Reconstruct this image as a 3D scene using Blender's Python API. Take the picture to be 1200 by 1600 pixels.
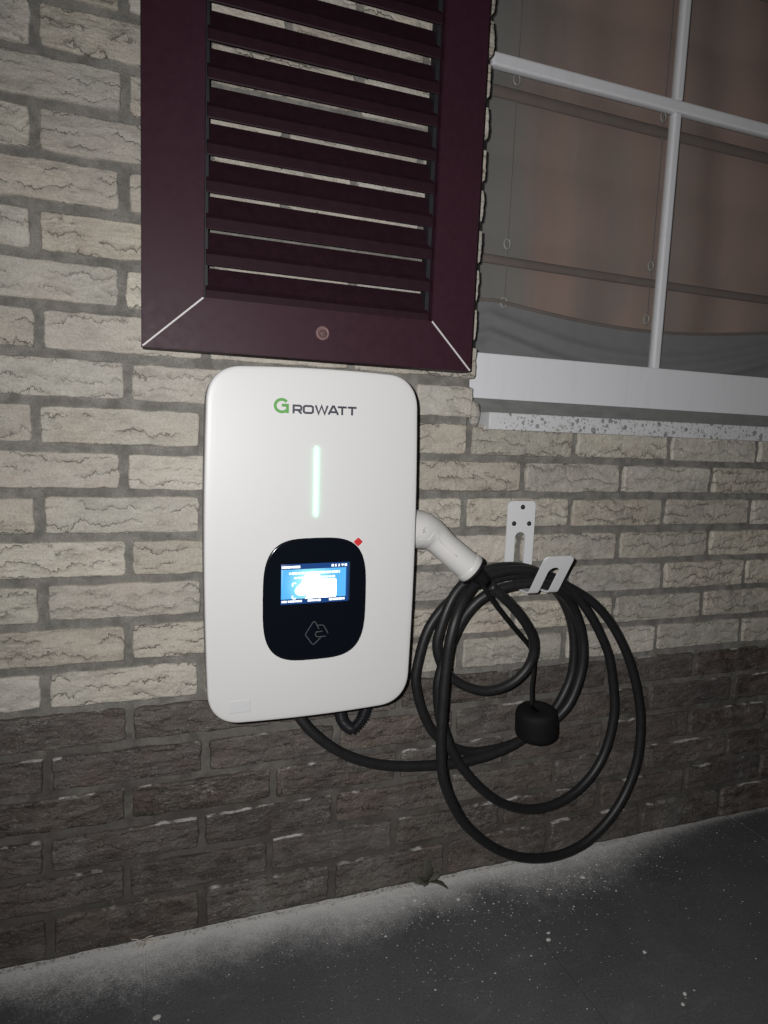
import bpy, bmesh, math, random
import numpy as np
from mathutils import Vector, Matrix

# ------------------------------------------------------------------ scene, camera, light
for o in list(bpy.data.objects):
    bpy.data.objects.remove(o, do_unlink=True)
S = bpy.context.scene
COL = S.collection
S.render.engine = 'CYCLES'
S.cycles.max_bounces = 5
S.cycles.diffuse_bounces = 2
S.cycles.glossy_bounces = 2
S.cycles.transmission_bounces = 2
S.cycles.transparent_max_bounces = 8
S.render.resolution_x, S.render.resolution_y = 768, 1024
S.view_settings.view_transform = 'Standard'
S.view_settings.look = 'None'
S.view_settings.gamma = 1.0
S.view_settings.exposure = 0.0
S.view_settings.use_curve_mapping = False

cam_d = bpy.data.cameras.new('camera')
cam_d.sensor_fit = 'VERTICAL'
cam_d.sensor_height = 36.0
cam_d.lens = 36.0 * 1051.8 / 1600.0
cam_d.clip_start = 0.01
cam_d.clip_end = 300.0
cam = bpy.data.objects.new('camera', cam_d)
COL.objects.link(cam)
YAW, PITCH, ROLL = 0.3596009, 0.1201296, 0.0405971
fwd = Vector((math.sin(YAW)*math.cos(PITCH), math.cos(YAW)*math.cos(PITCH), -math.sin(PITCH)))
rgt = Vector((math.cos(YAW), -math.sin(YAW), 0.0))
upv = rgt.cross(fwd)
r2 = rgt*math.cos(ROLL) + upv*math.sin(ROLL)
u2 = -rgt*math.sin(ROLL) + upv*math.cos(ROLL)
mw = Matrix((r2, u2, -fwd)).transposed().to_4x4()
CAM = Vector((0.008966, -1.0136, 0.80045))
mw.translation = CAM
cam.matrix_world = mw
S.camera = cam

# night sky: Nishita with the sun just on the horizon, turned down to night level
W = bpy.data.worlds.new('World')
S.world = W
W.use_nodes = True
wt = W.node_tree
sky = wt.nodes.new('ShaderNodeTexSky')
sky.sky_type = 'NISHITA'
sky.sun_disc = False
sky.sun_elevation = math.radians(12)
sky.sun_rotation = math.radians(205)
wt.nodes['Background'].inputs['Strength'].default_value = 0.0022
wt.links.new(sky.outputs['Color'], wt.nodes['Background'].inputs['Color'])

# faint moonlight, same direction as the sky's sun
moon = bpy.data.lights.new('moon', 'SUN')
moon.energy = 0.010
moon.angle = math.radians(6)
moon.color = (1.0, 0.97, 0.93)
mo = bpy.data.objects.new('moon', moon)
COL.objects.link(mo)
mo.rotation_euler = (math.radians(78), 0, math.radians(-25))

# the phone's flash: the lamp that lights this night picture, beside the lens
fl = bpy.data.lights.new('phone_flash', 'SPOT')
fl.energy = 42.0
fl.color = (1.0, 0.985, 0.97)
fl.spot_size = math.radians(146)
fl.spot_blend = 1.0
fl.shadow_soft_size = 0.006
fo = bpy.data.objects.new('phone_flash', fl)
COL.objects.link(fo)
aim = Vector((0.69, 0.0, 0.68))
fpos = CAM - r2*0.042 + u2*0.026 - fwd*0.012
fo.location = fpos
fo.rotation_euler = (aim - fpos).to_track_quat('-Z', 'Y').to_euler()

random.seed(7)
R = random.random
def U(a, b): return a + (b-a)*random.random()

# ------------------------------------------------------------------ helpers
def obj(name, mesh, mat, parent=None, loc=None):
    o = bpy.data.objects.new(name, mesh)
    COL.objects.link(o)
    if mat is not None and len(mesh.materials) == 0:
        mesh.materials.append(mat)
    if parent is not None:
        o.parent = parent
    if loc is not None:
        o.location = loc
    return o

def empty(name, loc=(0, 0, 0)):
    o = bpy.data.objects.new(name, None)
    COL.objects.link(o)
    o.location = loc
    o.empty_display_size = 0.05
    return o

def tag(o, label=None, cat=None, group=None, kind=None):
    if label: o['label'] = label
    if cat: o['category'] = cat
    if group: o['group'] = group
    if kind: o['kind'] = kind
    return o

def mesh_from(name, verts, faces, smooth=False):
    me = bpy.data.meshes.new(name)
    me.from_pydata([tuple(v) for v in verts], [], faces)
    me.validate()
    me.update()
    if smooth:
        for p in me.polygons: p.use_smooth = True
    return me

def fix_normals(me):
    bm = bmesh.new(); bm.from_mesh(me)
    bmesh.ops.recalc_face_normals(bm, faces=bm.faces[:])
    bm.to_mesh(me); bm.free()
    return me

def box_mesh(name, x0, x1, y0, y1, z0, z1, bevel=0.0, seg=2):
    bm = bmesh.new()
    vs = [bm.verts.new((x, y, z)) for x in (x0, x1) for y in (y0, y1) for z in (z0, z1)]
    for f in ((0,1,3,2), (4,6,7,5), (0,4,5,1), (2,3,7,6), (0,2,6,4), (1,5,7,3)):
        bm.faces.new([vs[i] for i in f])
    bmesh.ops.recalc_face_normals(bm, faces=bm.faces[:])
    if bevel:
        bmesh.ops.bevel(bm, geom=bm.edges[:], offset=bevel, segments=seg, affect='EDGES', profile=0.6)
    me = bpy.data.meshes.new(name)
    bm.to_mesh(me); bm.free()
    return me

def prism_mesh(name, pts, y0, y1, bevel=0.0, seg=1):
    """polygon in (x, z), extruded from y0 (front) to y1 (back)"""
    bm = bmesh.new()
    a = [bm.verts.new((x, y0, z)) for x, z in pts]
    b = [bm.verts.new((x, y1, z)) for x, z in pts]
    n = len(pts)
    bm.faces.new(a); bm.faces.new(b[::-1])
    for i in range(n):
        bm.faces.new([a[i], a[(i+1) % n], b[(i+1) % n], b[i]])
    bmesh.ops.recalc_face_normals(bm, faces=bm.faces[:])
    if bevel:
        bmesh.ops.bevel(bm, geom=bm.edges[:], offset=bevel, segments=seg, affect='EDGES')
    me = bpy.data.meshes.new(name)
    bm.to_mesh(me); bm.free()
    return me

def catmull(pts, n=8):
    P = [Vector(p) for p in pts]
    P = [P[0]*2 - P[1]] + P + [P[-1]*2 - P[-2]]
    out = []
    for i in range(1, len(P)-2):
        p0, p1, p2, p3 = P[i-1], P[i], P[i+1], P[i+2]
        for k in range(n):
            t = k/n
            out.append(0.5*((2*p1) + (p2-p0)*t + (2*p0-5*p1+4*p2-p3)*t*t + (3*p1-p0-3*p2+p3)*t**3))
    out.append(P[-2])
    return out

def tube_mesh(name, pts, rad, seg=12, cap=True, flat=1.0):
    """sweep a circle along pts; rad a number or a list"""
    pts = [Vector(p) for p in pts]
    n = len(pts)
    if not hasattr(rad, '__len__'): rad = [rad]*n
    T = [(pts[min(i+1, n-1)] - pts[max(i-1, 0)]).normalized() for i in range(n)]
    ref = Vector((0, 1, 0)) if abs(T[0].y) < 0.9 else Vector((1, 0, 0))
    N = (ref - T[0]*ref.dot(T[0])).normalized()
    vs, fs = [], []
    for i in range(n):
        N = (N - T[i]*N.dot(T[i])).normalized()
        B = T[i].cross(N)
        for k in range(seg):
            a = 2*math.pi*k/seg
            vs.append(pts[i] + N*(math.cos(a)*rad[i]*flat) + B*(math.sin(a)*rad[i]))
    for i in range(n-1):
        for k in range(seg):
            k2 = (k+1) % seg
            fs.append((i*seg+k, i*seg+k2, (i+1)*seg+k2, (i+1)*seg+k))
    if cap:
        fs.append(tuple(range(seg))[::-1])
        fs.append(tuple((n-1)*seg+k for k in range(seg)))
    me = mesh_from(name, vs, fs, True)
    return fix_normals(me)

def relax(pts, times=2):
    P = [Vector(p) for p in pts]
    for _ in range(times):
        Q = P[:]
        for i in range(1, len(P)-1):
            Q[i] = P[i]*0.5 + (P[i-1]+P[i+1])*0.25
        P = Q
    return P

# smooth lattice noise (numpy)
def vnoise(x, y, seed=0):
    xi = np.floor(x).astype(np.int64); yi = np.floor(y).astype(np.int64)
    fx = x-xi; fy = y-yi
    fx = fx*fx*fx*(fx*(fx*6-15)+10); fy = fy*fy*fy*(fy*(fy*6-15)+10)
    def h(a, b):
        n = (a*374761393 + b*668265263 + seed*1442695041) & 0x7fffffff
        n = ((n ^ (n >> 13)) * 1274126177) & 0x7fffffff
        n = (n ^ (n >> 16)) & 0xffff
        return n/65535.0
    return (h(xi, yi)*(1-fx)+h(xi+1, yi)*fx)*(1-fy) + (h(xi, yi+1)*(1-fx)+h(xi+1, yi+1)*fx)*fy
def fbm(x, y, seed=0, oct=4):
    s = 0; a = 0.5; t = 0
    for k in range(oct):
        s = s + a*vnoise(x*2**k+17.3*k, y*2**k-9.1*k, seed+k*31); t += a; a *= 0.5
    return s/t

# ------------------------------------------------------------------ node helpers
class M:
    def __init__(s, name):
        s.m = bpy.data.materials.new(name); s.m.use_nodes = True
        s.t = s.m.node_tree; s.b = s.t.nodes['Principled BSDF']
    def n(s, typ, **kw):
        nd = s.t.nodes.new(typ)
        for k, v in kw.items():
            if k in nd.inputs: nd.inputs[k].default_value = v
            else: setattr(nd, k, v)
        return nd
    def l(s, a, b): s.t.links.new(a, b); return s
    def val(s, v, sock):
        if isinstance(v, (int, float)): sock.default_value = v
        else: s.t.links.new(v, sock)
    def math(s, op, a, b=None, c=None, clamp=False):
        nd = s.t.nodes.new('ShaderNodeMath'); nd.operation = op; nd.use_clamp = clamp
        s.val(a, nd.inputs[0])
        if b is not None: s.val(b, nd.inputs[1])
        if c is not None: s.val(c, nd.inputs[2])
        return nd.outputs[0]
    def smooth(s, v, a, b, lo=0.0, hi=1.0):
        nd = s.t.nodes.new('ShaderNodeMapRange'); nd.interpolation_type = 'SMOOTHSTEP'
        s.val(v, nd.inputs[0])
        nd.inputs[1].default_value = a; nd.inputs[2].default_value = b
        nd.inputs[3].default_value = lo; nd.inputs[4].default_value = hi
        return nd.outputs[0]
    def mix(s, f, a, b, blend='MIX'):
        nd = s.t.nodes.new('ShaderNodeMix'); nd.data_type = 'RGBA'; nd.blend_type = blend
        s.val(f, nd.inputs[0])
        for v, k in ((a, 6), (b, 7)):
            if isinstance(v, tuple): nd.inputs[k].default_value = (v[0], v[1], v[2], 1)
            else: s.t.links.new(v, nd.inputs[k])
        return nd.outputs[2]
    def noise(s, vec, scale, detail=4, rough=0.55, dist=0.0):
        nd = s.n('ShaderNodeTexNoise', Scale=scale, Detail=detail, Roughness=rough, Distortion=dist)
        s.l(vec, nd.inputs['Vector']); return nd.outputs['Fac']
    def coord(s, kind='Object', scale=None, rnd=False):
        if kind == 'Position':
            v = s.n('ShaderNodeNewGeometry').outputs['Position']
        else:
            v = s.n('ShaderNodeTexCoord').outputs[kind]
        if rnd:
            oi = s.n('ShaderNodeObjectInfo')
            ad = s.n('ShaderNodeVectorMath', operation='MULTIPLY_ADD')
            s.l(oi.outputs['Random'], ad.inputs[0]); ad.inputs[1].default_value = (31, 17, 23)
            s.l(v, ad.inputs[2]); v = ad.outputs[0]
        if scale:
            mp = s.n('ShaderNodeVectorMath', operation='MULTIPLY')
            s.l(v, mp.inputs[0]); mp.inputs[1].default_value = scale; v = mp.outputs[0]
        return v
    def bump(s, h, strength, dist=0.002, prev=None):
        nd = s.n('ShaderNodeBump', Strength=strength, Distance=dist)
        s.l(h, nd.inputs['Height'])
        if prev is not None: s.l(prev, nd.inputs['Normal'])
        return nd.outputs['Normal']
    def set(s, **kw):
        for k, v in kw.items():
            k = k.replace('_', ' ')
            if isinstance(v, tuple): s.b.inputs[k].default_value = (v[0], v[1], v[2], 1) if len(v) == 3 else v
            elif isinstance(v, (int, float)): s.b.inputs[k].default_value = v
            else: s.l(v, s.b.inputs[k])
        return s

def plain(name, col, rough=0.5, spec=0.5, nscale=0, nstr=0.1, metal=0.0, var=0.0):
    m = M(name); m.set(Roughness=rough, Metallic=metal); m.b.inputs['Specular IOR Level'].default_value = spec
    if nscale:
        v = m.coord('Object')
        f = m.noise(v, nscale, 5, 0.6)
        m.set(Normal=m.bump(f, nstr, 0.001))
        if var:
            g = m.noise(v, nscale*0.13, 4, 0.6)
            c = m.mix(g, tuple(x*(1-var) for x in col), tuple(min(1, x*(1+var)) for x in col))
            m.set(Base_Color=c)
            m.l(m.math('MULTIPLY_ADD', g, 0.25, rough-0.12), m.b.inputs['Roughness'])
        else: m.set(Base_Color=col)
    else: m.set(Base_Color=col)
    return m.m
def emit(name, col, strength):
    m = M(name); m.set(Base_Color=(0, 0, 0), Emission_Color=col, Emission_Strength=strength, Roughness=0.3)
    return m.m

# ------------------------------------------------------------------ materials
def brick_material(name, cols, dark=False):
    m = M(name)
    v = m.coord('Object', rnd=True)
    oi = m.n('ShaderNodeObjectInfo').outputs['Random']
    # torn-clay creases: ragged lines running along the brick, broken into short lengths
    sx = m.n('ShaderNodeSeparateXYZ'); m.l(v, sx.inputs[0])
    vs = m.n('ShaderNodeVectorMath', operation='MULTIPLY'); m.l(v, vs.inputs[0]); vs.inputs[1].default_value = (1, 1, 2.4)
    vj = m.n('ShaderNodeVectorMath', operation='MULTIPLY'); m.l(v, vj.inputs[0]); vj.inputs[1].default_value = (1, 1, 0.55)
    n1 = m.noise(vj.outputs[0], 21, 6, 0.66, 0.35)
    q = m.math('ADD', m.math('MULTIPLY', sx.outputs['Z'], 46.0), m.math('MULTIPLY', n1, 3.1))
    fr = m.math('FRACT', q)
    thin = m.smooth(m.noise(v, 55, 3, 0.6), 0.35, 0.7, 0.025, 0.085)
    dl_ = m.math('DIVIDE', m.math('SUBTRACT', 0.5, fr), thin)
    line = m.math('MULTIPLY', m.smooth(dl_, -0.35, 0.0), m.smooth(dl_, 0.15, 1.0, 1.0, 0.0))
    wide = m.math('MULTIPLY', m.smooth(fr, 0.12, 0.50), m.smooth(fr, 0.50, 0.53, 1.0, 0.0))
    patch = m.smooth(m.noise(vs.outputs[0], 15, 3, 0.55), 0.43, 0.55)
    o2 = m.math('FRACT', m.math('MULTIPLY', oi, 17.3))
    much = m.math('MULTIPLY_ADD', o2, 0.75, 0.35)
    patch = m.math('MULTIPLY', patch, much, clamp=True)
    crease = m.math('MULTIPLY', line, patch)
    crease_shade = m.math('MULTIPLY', wide, patch)
    tone = m.noise(vs.outputs[0], 24, 6, 0.68)
    tone2 = m.noise(v, 7, 2, 0.5)
    grain = m.noise(v, 380, 3, 0.7)
    c = m.mix(m.smooth(tone2, 0.35, 0.65), cols[0], cols[1])
    c = m.mix(m.math('MULTIPLY', m.smooth(m.noise(v, 13, 3, 0.6, 0.4), 0.53, 0.72), 0.6), c, cols[2])
    c = m.mix(m.smooth(tone, 0.42, 0.72, 0.0, 0.6), c, cols[3])
    c = m.mix(m.smooth(tone, 0.48, 0.30, 0.0, 0.72), c, cols[4])
    h = m.n('ShaderNodeHueSaturation'); m.l(c, h.inputs['Color'])
    m.l(m.math('MULTIPLY_ADD', oi, 0.30, 0.84), h.inputs['Value']); m.l(m.math('MULTIPLY_ADD', o2, 0.40, 0.84), h.inputs['Saturation'])
    m.l(m.math('MULTIPLY_ADD', m.math('FRACT', m.math('MULTIPLY', oi, 41.7)), -0.014, 0.505), h.inputs['Hue'])
    c = h.outputs['Color']
    c = m.mix(m.smooth(grain, 0.35, 0.7, 0.0, 0.28), c, (0.12, 0.115, 0.10) if not dark else (0.012, 0.011, 0.010))
    c = m.mix(m.math('MULTIPLY', crease, 0.78 if not dark else 0.5), c, (0.05, 0.046, 0.040) if not dark else (0.010, 0.009, 0.009))  # dark crease lines: dirt and the tears' shadow in one colour
    c = m.mix(m.math('MULTIPLY', crease_shade, 0.38), c, (0.15, 0.143, 0.128) if not dark else (0.02, 0.02, 0.02))  # soft shade along one side of each crease, put into the colour
    if dark:
        p = m.coord('Position')
        z = m.n('ShaderNodeSeparateXYZ'); m.l(p, z.inputs[0])
        low = m.smooth(z.outputs['Z'], 0.02, 0.34, 1.0, 0.10)
        e1 = m.noise(p, 8, 6, 0.70, 0.6)
        e2 = m.noise(p, 150, 4, 0.7)
        em = m.math('MULTIPLY', m.smooth(m.math('ADD', m.math('MULTIPLY', e1, 0.75), m.math('MULTIPLY', e2, 0.3)), 0.50, 0.70), low)
        c = m.mix(m.math('MULTIPLY', em, 0.75), c, (0.185, 0.18, 0.165))
        spk = m.smooth(m.noise(p, 230, 3, 0.65), 0.58, 0.70)
        c = m.mix(m.math('MULTIPLY', spk, 0.5), c, (0.24, 0.23, 0.21))
        # thin pale streaks on the flake edges
        stv = m.n('ShaderNodeVectorMath', operation='MULTIPLY'); m.l(v, stv.inputs[0]); stv.inputs[1].default_value = (1, 1, 4.5)
        sn = m.noise(stv.outputs[0], 26, 5, 0.6, 0.5)
        sd_ = m.math('ABSOLUTE', m.math('SUBTRACT', sn, 0.52))
        pale_streak = m.math('MULTIPLY', m.smooth(sd_, 0.002, 0.011, 1.0, 0.0), m.smooth(m.noise(p, 11, 4, 0.6), 0.53, 0.66))
        c = m.mix(m.math('MULTIPLY', pale_streak, 0.8), c, (0.46, 0.45, 0.43))
        # glints painted in pale colour on the upward ledges, in broken runs
        gn = m.n('ShaderNodeNewGeometry'); sn2 = m.n('ShaderNodeSeparateXYZ'); m.l(gn.outputs['Normal'], sn2.inputs[0])
        ledge_glint = m.math('MULTIPLY', m.smooth(sn2.outputs['Z'], 0.62, 0.85), m.smooth(m.noise(p, 13, 4, 0.6), 0.52, 0.61))
        c = m.mix(m.math('MULTIPLY', ledge_glint, 0.85), c, (0.58, 0.57, 0.55))
        m.l(m.smooth(m.noise(v, 60, 4, 0.6), 0.3, 0.7, 0.24, 0.7), m.b.inputs['Roughness'])
        m.b.inputs['Specular IOR Level'].default_value = 0.6
    else:
        m.set(Roughness=0.9); m.b.inputs['Specular IOR Level'].default_value = 0.25
    m.set(Base_Color=c)
    # torn flakes: each rises gently and breaks off along the crease
    st = m.math('SUBTRACT', m.smooth(fr, 0.50, 0.56), m.math('MULTIPLY', fr, 0.9))
    hh = m.math('ADD', m.math('MULTIPLY', m.math('MULTIPLY', st, patch), -0.7), m.math('MULTIPLY', tone, 0.8))
    nb = m.bump(hh, 1.0, 0.0060)
    nb = m.bump(grain, 0.5 if not dark else 1.0, 0.0018, nb)
    m.set(Normal=nb)
    return m.m

MAT = {}
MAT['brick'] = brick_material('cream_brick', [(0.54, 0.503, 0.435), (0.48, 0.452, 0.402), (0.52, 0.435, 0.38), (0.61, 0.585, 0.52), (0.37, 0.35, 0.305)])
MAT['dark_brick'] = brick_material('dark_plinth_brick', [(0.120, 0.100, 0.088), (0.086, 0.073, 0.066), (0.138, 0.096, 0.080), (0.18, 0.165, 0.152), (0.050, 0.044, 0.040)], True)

def mortar_material():
    m = M('grey_mortar')
    p = m.coord('Position')
    z = m.n('ShaderNodeSeparateXYZ'); m.l(p, z.inputs[0])
    a = m.noise(p, 40, 6, 0.65); g = m.noise(p, 520, 3, 0.7)
    c = m.mix(m.smooth(a, 0.3, 0.7), (0.150, 0.144, 0.132), (0.275, 0.264, 0.245))
    c = m.mix(m.smooth(g, 0.35, 0.7, 0, 0.45), c, (0.08, 0.077, 0.072))
    c = m.mix(m.smooth(m.noise(p, 6, 4), 0.5, 0.7, 0, 0.4), c, (0.24, 0.225, 0.20))
    # the plinth's pointing is darker and dirtier, ragged edge along the first dark course
    zz = m.math('ADD', z.outputs['Z'], m.math('MULTIPLY', m.noise(p, 30, 3), 0.006))
    dk = m.smooth(zz, 0.376, 0.382, 1.0, 0.0)
    c = m.mix(m.math('MULTIPLY', dk, m.smooth(z.outputs['Z'], 0.05, 0.36, 0.85, 0.42)), c, (0.082, 0.075, 0.068))
    gm = m.math('MULTIPLY', m.smooth(m.noise(p, 14, 6, 0.7, 0.4), 0.45, 0.62), dk)
    c = m.mix(m.math('MULTIPLY', gm, 0.7), c, (0.060, 0.054, 0.048))
    wt_ = m.math('MULTIPLY', m.smooth(m.noise(p, 120, 5, 0.7), 0.60, 0.72), dk)
    c = m.mix(m.math('MULTIPLY', wt_, 0.5), c, (0.24, 0.235, 0.22))
    m.set(Base_Color=c, Roughness=0.95)
    m.b.inputs['Specular IOR Level'].default_value = 0.2
    m.set(Normal=m.bump(g, 0.6, 0.0018, m.bump(a, 0.5, 0.004)))
    return m.m
MAT['mortar'] = mortar_material()

def slab_material():
    m = M('dark_concrete_paving')
    p = m.coord('Position')
    s = m.n('ShaderNodeSeparateXYZ'); m.l(p, s.inputs[0])
    a = m.noise(p, 5, 7, 0.65, 0.3); g = m.noise(p, 300, 4, 0.7); f2 = m.noise(p, 480, 2, 0.7)
    c = m.mix(a, (0.062, 0.062, 0.066), (0.128, 0.128, 0.133))
    c = m.mix(m.smooth(g, 0.4, 0.7, 0, 0.55), c, (0.045, 0.045, 0.05))
    # pale drilling dust lying along the foot of the wall, thinning outwards into grains
    dist = m.math('MULTIPLY', s.outputs['Y'], -1.0)
    w = m.noise(p, 4.0, 5, 0.65)
    wid = m.math('MULTIPLY_ADD', m.smooth(w, 0.25, 0.75), 0.050, 0.036)
    fall = m.math('DIVIDE', dist, wid)
    fallx = m.smooth(s.outputs['X'], 0.75, 1.3, 0.0, 0.75)
    thr = m.math('ADD', m.math('MULTIPLY', m.math('POWER', fall, 0.6), 0.85), fallx)
    gr = m.math('ADD', m.math('MULTIPLY', f2, 0.95), m.math('MULTIPLY', m.noise(p, 60, 5, 0.7), 0.40))
    dust = m.smooth(m.math('SUBTRACT', gr, thr), -0.50, 0.55)
    c = m.mix(m.math('MULTIPLY', dust, 0.95), c, (0.74, 0.73, 0.715))
    # sparse pale grains farther out
    vo = m.n('ShaderNodeTexVoronoi', Scale=230.0); m.l(p, vo.inputs['Vector'])
    sz = m.n('ShaderNodeSeparateXYZ'); m.l(vo.outputs['Color'], sz.inputs[0])
    dot = m.math('LESS_THAN', vo.outputs['Distance'], m.math('MULTIPLY', sz.outputs['X'], 0.33))
    keep = m.math('GREATER_THAN', m.math('ADD', sz.outputs['Y'], m.math('MULTIPLY', m.noise(p, 9, 3), 0.7)), m.math('MULTIPLY_ADD', dist, 1.6, 1.10))
    c = m.mix(m.math('MULTIPLY', m.math('MULTIPLY', dot, keep), 0.6), c, (0.42, 0.41, 0.40))
    # wiped scuffs
    sc = m.noise(m.coord('Position', (1.0, 5.0, 1.0)), 6, 5, 0.7, 0.8)
    c = m.mix(m.smooth(sc, 0.56, 0.75, 0, 0.28), c, (0.17, 0.17, 0.175))
    m.set(Base_Color=c)
    m.l(m.smooth(a, 0.3, 0.7, 0.55, 0.8), m.b.inputs['Roughness'])
    m.b.inputs['Specular IOR Level'].default_value = 0.35
    m.set(Normal=m.bump(g, 0.35, 0.0012, m.bump(a, 0.2, 0.01)))
    return m.m
MAT['slab'] = slab_material()
MAT['soil'] = plain('joint_soil', (0.05, 0.047, 0.042), 0.95, 0.2, 150, 0.8, var=0.5)

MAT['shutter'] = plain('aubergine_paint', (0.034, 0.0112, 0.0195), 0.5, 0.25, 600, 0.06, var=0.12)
MAT['slat'] = plain('shaded_slat_paint', (0.021, 0.0080, 0.0128), 0.6, 0.2, 500, 0.1, var=0.3)  # frame paint darkened, the louvres' shading put into the colour
MAT['shutter_core'] = plain('bare_mitre_filler', (0.62, 0.60, 0.60), 0.7)
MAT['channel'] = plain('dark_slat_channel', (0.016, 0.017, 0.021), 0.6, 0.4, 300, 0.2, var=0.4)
MAT['bolt'] = plain('faded_purple_plastic', (0.19, 0.11, 0.115), 0.55, 0.4, 300, 0.1)
MAT['bolt_core'] = plain('rusty_bolt_core', (0.10, 0.055, 0.05), 0.6, 0.4, 300, 0.2)

MAT['cover'] = plain('white_cover_plastic', (0.60, 0.60, 0.602), 0.42, 0.4, 1500, 0.03)
MAT['side_shell'] = plain('grey_side_shell', (0.21, 0.21, 0.215), 0.5, 0.4, 900, 0.05)
MAT['housing'] = plain('grey_rear_housing', (0.05, 0.05, 0.052), 0.5, 0.4, 500, 0.1)
MAT['film'] = plain('clear_film', (0.585, 0.586, 0.595), 0.3, 0.4)
MAT['glass_black'] = plain('black_panel_glass', (0.004, 0.0055, 0.009), 0.13, 0.5)
MAT['icon'] = plain('panel_icon_grey', (0.07, 0.075, 0.08), 0.4)
MAT['logo_green'] = plain('logo_green', (0.085, 0.29, 0.055), 0.5)
MAT['logo_grey'] = plain('logo_dark_grey', (0.035, 0.036, 0.055), 0.5)
MAT['red'] = plain('red_marker', (0.55, 0.02, 0.022), 0.5)
MAT['led'] = emit('green_status_light', (0.20, 1.0, 0.48), 4.6)
MAT['plug'] = plain('white_plug_plastic', (0.62, 0.612, 0.60), 0.33, 0.5, 900, 0.03)
MAT['rubber'] = plain('black_rubber', (0.0135, 0.014, 0.0155), 0.48, 0.45, 700, 0.12, var=0.25)
MAT['rubber_cap'] = plain('black_cap_rubber', (0.005, 0.005, 0.0055), 0.75, 0.25, 400, 0.15)
MAT['conduit'] = plain('black_corrugated', (0.014, 0.014, 0.017), 0.4, 0.5)
MAT['hook'] = plain('white_powder_coat', (0.70, 0.71, 0.735), 0.5, 0.4, 1600, 0.05)
MAT['screw'] = plain('dark_steel_screw', (0.10, 0.10, 0.11), 0.35, 0.5, metal=0.9)
MAT['screw_rim'] = plain('black_screw_recess', (0.01, 0.01, 0.01), 0.6)

def frame_material():
    m = M('white_window_paint')
    p = m.coord('Position')
    st = m.noise(m.coord('Position', (1.0, 1.0, 0.12)), 60, 5, 0.65)
    c = m.mix(m.smooth(st, 0.50, 0.74, 0, 0.16), (0.72, 0.73, 0.765), (0.46, 0.46, 0.46))
    c = m.mix(m.smooth(m.noise(p, 35, 5, 0.7), 0.60, 0.75, 0, 0.22), c, (0.40, 0.40, 0.39))
    c = m.mix(m.smooth(m.noise(p, 300, 3, 0.7), 0.66, 0.74, 0, 0.5), c, (0.28, 0.28, 0.27))
    m.set(Base_Color=c, Roughness=0.45, Normal=m.bump(m.noise(p, 90, 4), 0.06, 0.001))
    return m.m
MAT['frame'] = frame_material()
def sill_material():
    m = M('lichen_spotted_sill')
    p = m.coord('Position')
    w = m.n('ShaderNodeVectorMath', operation='MULTIPLY_ADD')
    nz = m.n('ShaderNodeTexNoise', Scale=120.0, Detail=3.0); m.l(p, nz.inputs['Vector'])
    m.l(nz.outputs['Color'], w.inputs[0]); w.inputs[1].default_value = (0.006, 0.006, 0.006); m.l(p, w.inputs[2])
    c = m.mix(m.noise(p, 30, 4), (0.52, 0.53, 0.55), (0.64, 0.65, 0.67))
    for sc, r, k in ((110.0, 0.46, 0.20), (240.0, 0.46, 0.10), (55.0, 0.32, 0.46)):
        vo = m.n('ShaderNodeTexVoronoi', Scale=sc); m.l(w.outputs[0], vo.inputs['Vector'])
        s = m.n('ShaderNodeSeparateXYZ'); m.l(vo.outputs['Color'], s.inputs[0])
        d = m.math('LESS_THAN', vo.outputs['Distance'], m.math('MULTIPLY', s.outputs['X'], r))
        kx = m.math('GREATER_THAN', m.math('ADD', s.outputs['Y'], m.math('MULTIPLY', m.noise(p, 14, 3), 0.5)), k+0.22)
        sx = m.n('ShaderNodeSeparateXYZ'); m.l(p, sx.inputs[0])
        away = m.smooth(sx.outputs['X'], 0.575, 0.60)
        c = m.mix(m.math('MULTIPLY', m.math('MULTIPLY', d, kx), m.math('MULTIPLY', away, 0.68)), c, (0.12, 0.12, 0.117))
    c = m.mix(m.smooth(m.noise(p, 26, 4, 0.6), 0.66, 0.74, 0, 0.6), c, (0.22, 0.20, 0.08))
    m.set(Base_Color=c, Roughness=0.8)
    m.set(Normal=m.bump(m.noise(p, 200, 4), 0.25, 0.0015))
    return m.m
MAT['sill'] = sill_material()
def groove_material():
    m = M('mottled_sill_bed')  # dark mottled grey in the gap under the bottom rail
    p = m.coord('Position')
    c = m.mix(m.noise(m.coord('Position', (1, 1, 3)), 25, 6, 0.65), (0.10, 0.105, 0.10), (0.24, 0.245, 0.235))
    m.set(Base_Color=c, Roughness=0.9, Normal=m.bump(m.noise(p, 180, 4), 0.4, 0.002))
    return m.m
MAT['groove'] = groove_material()
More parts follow.
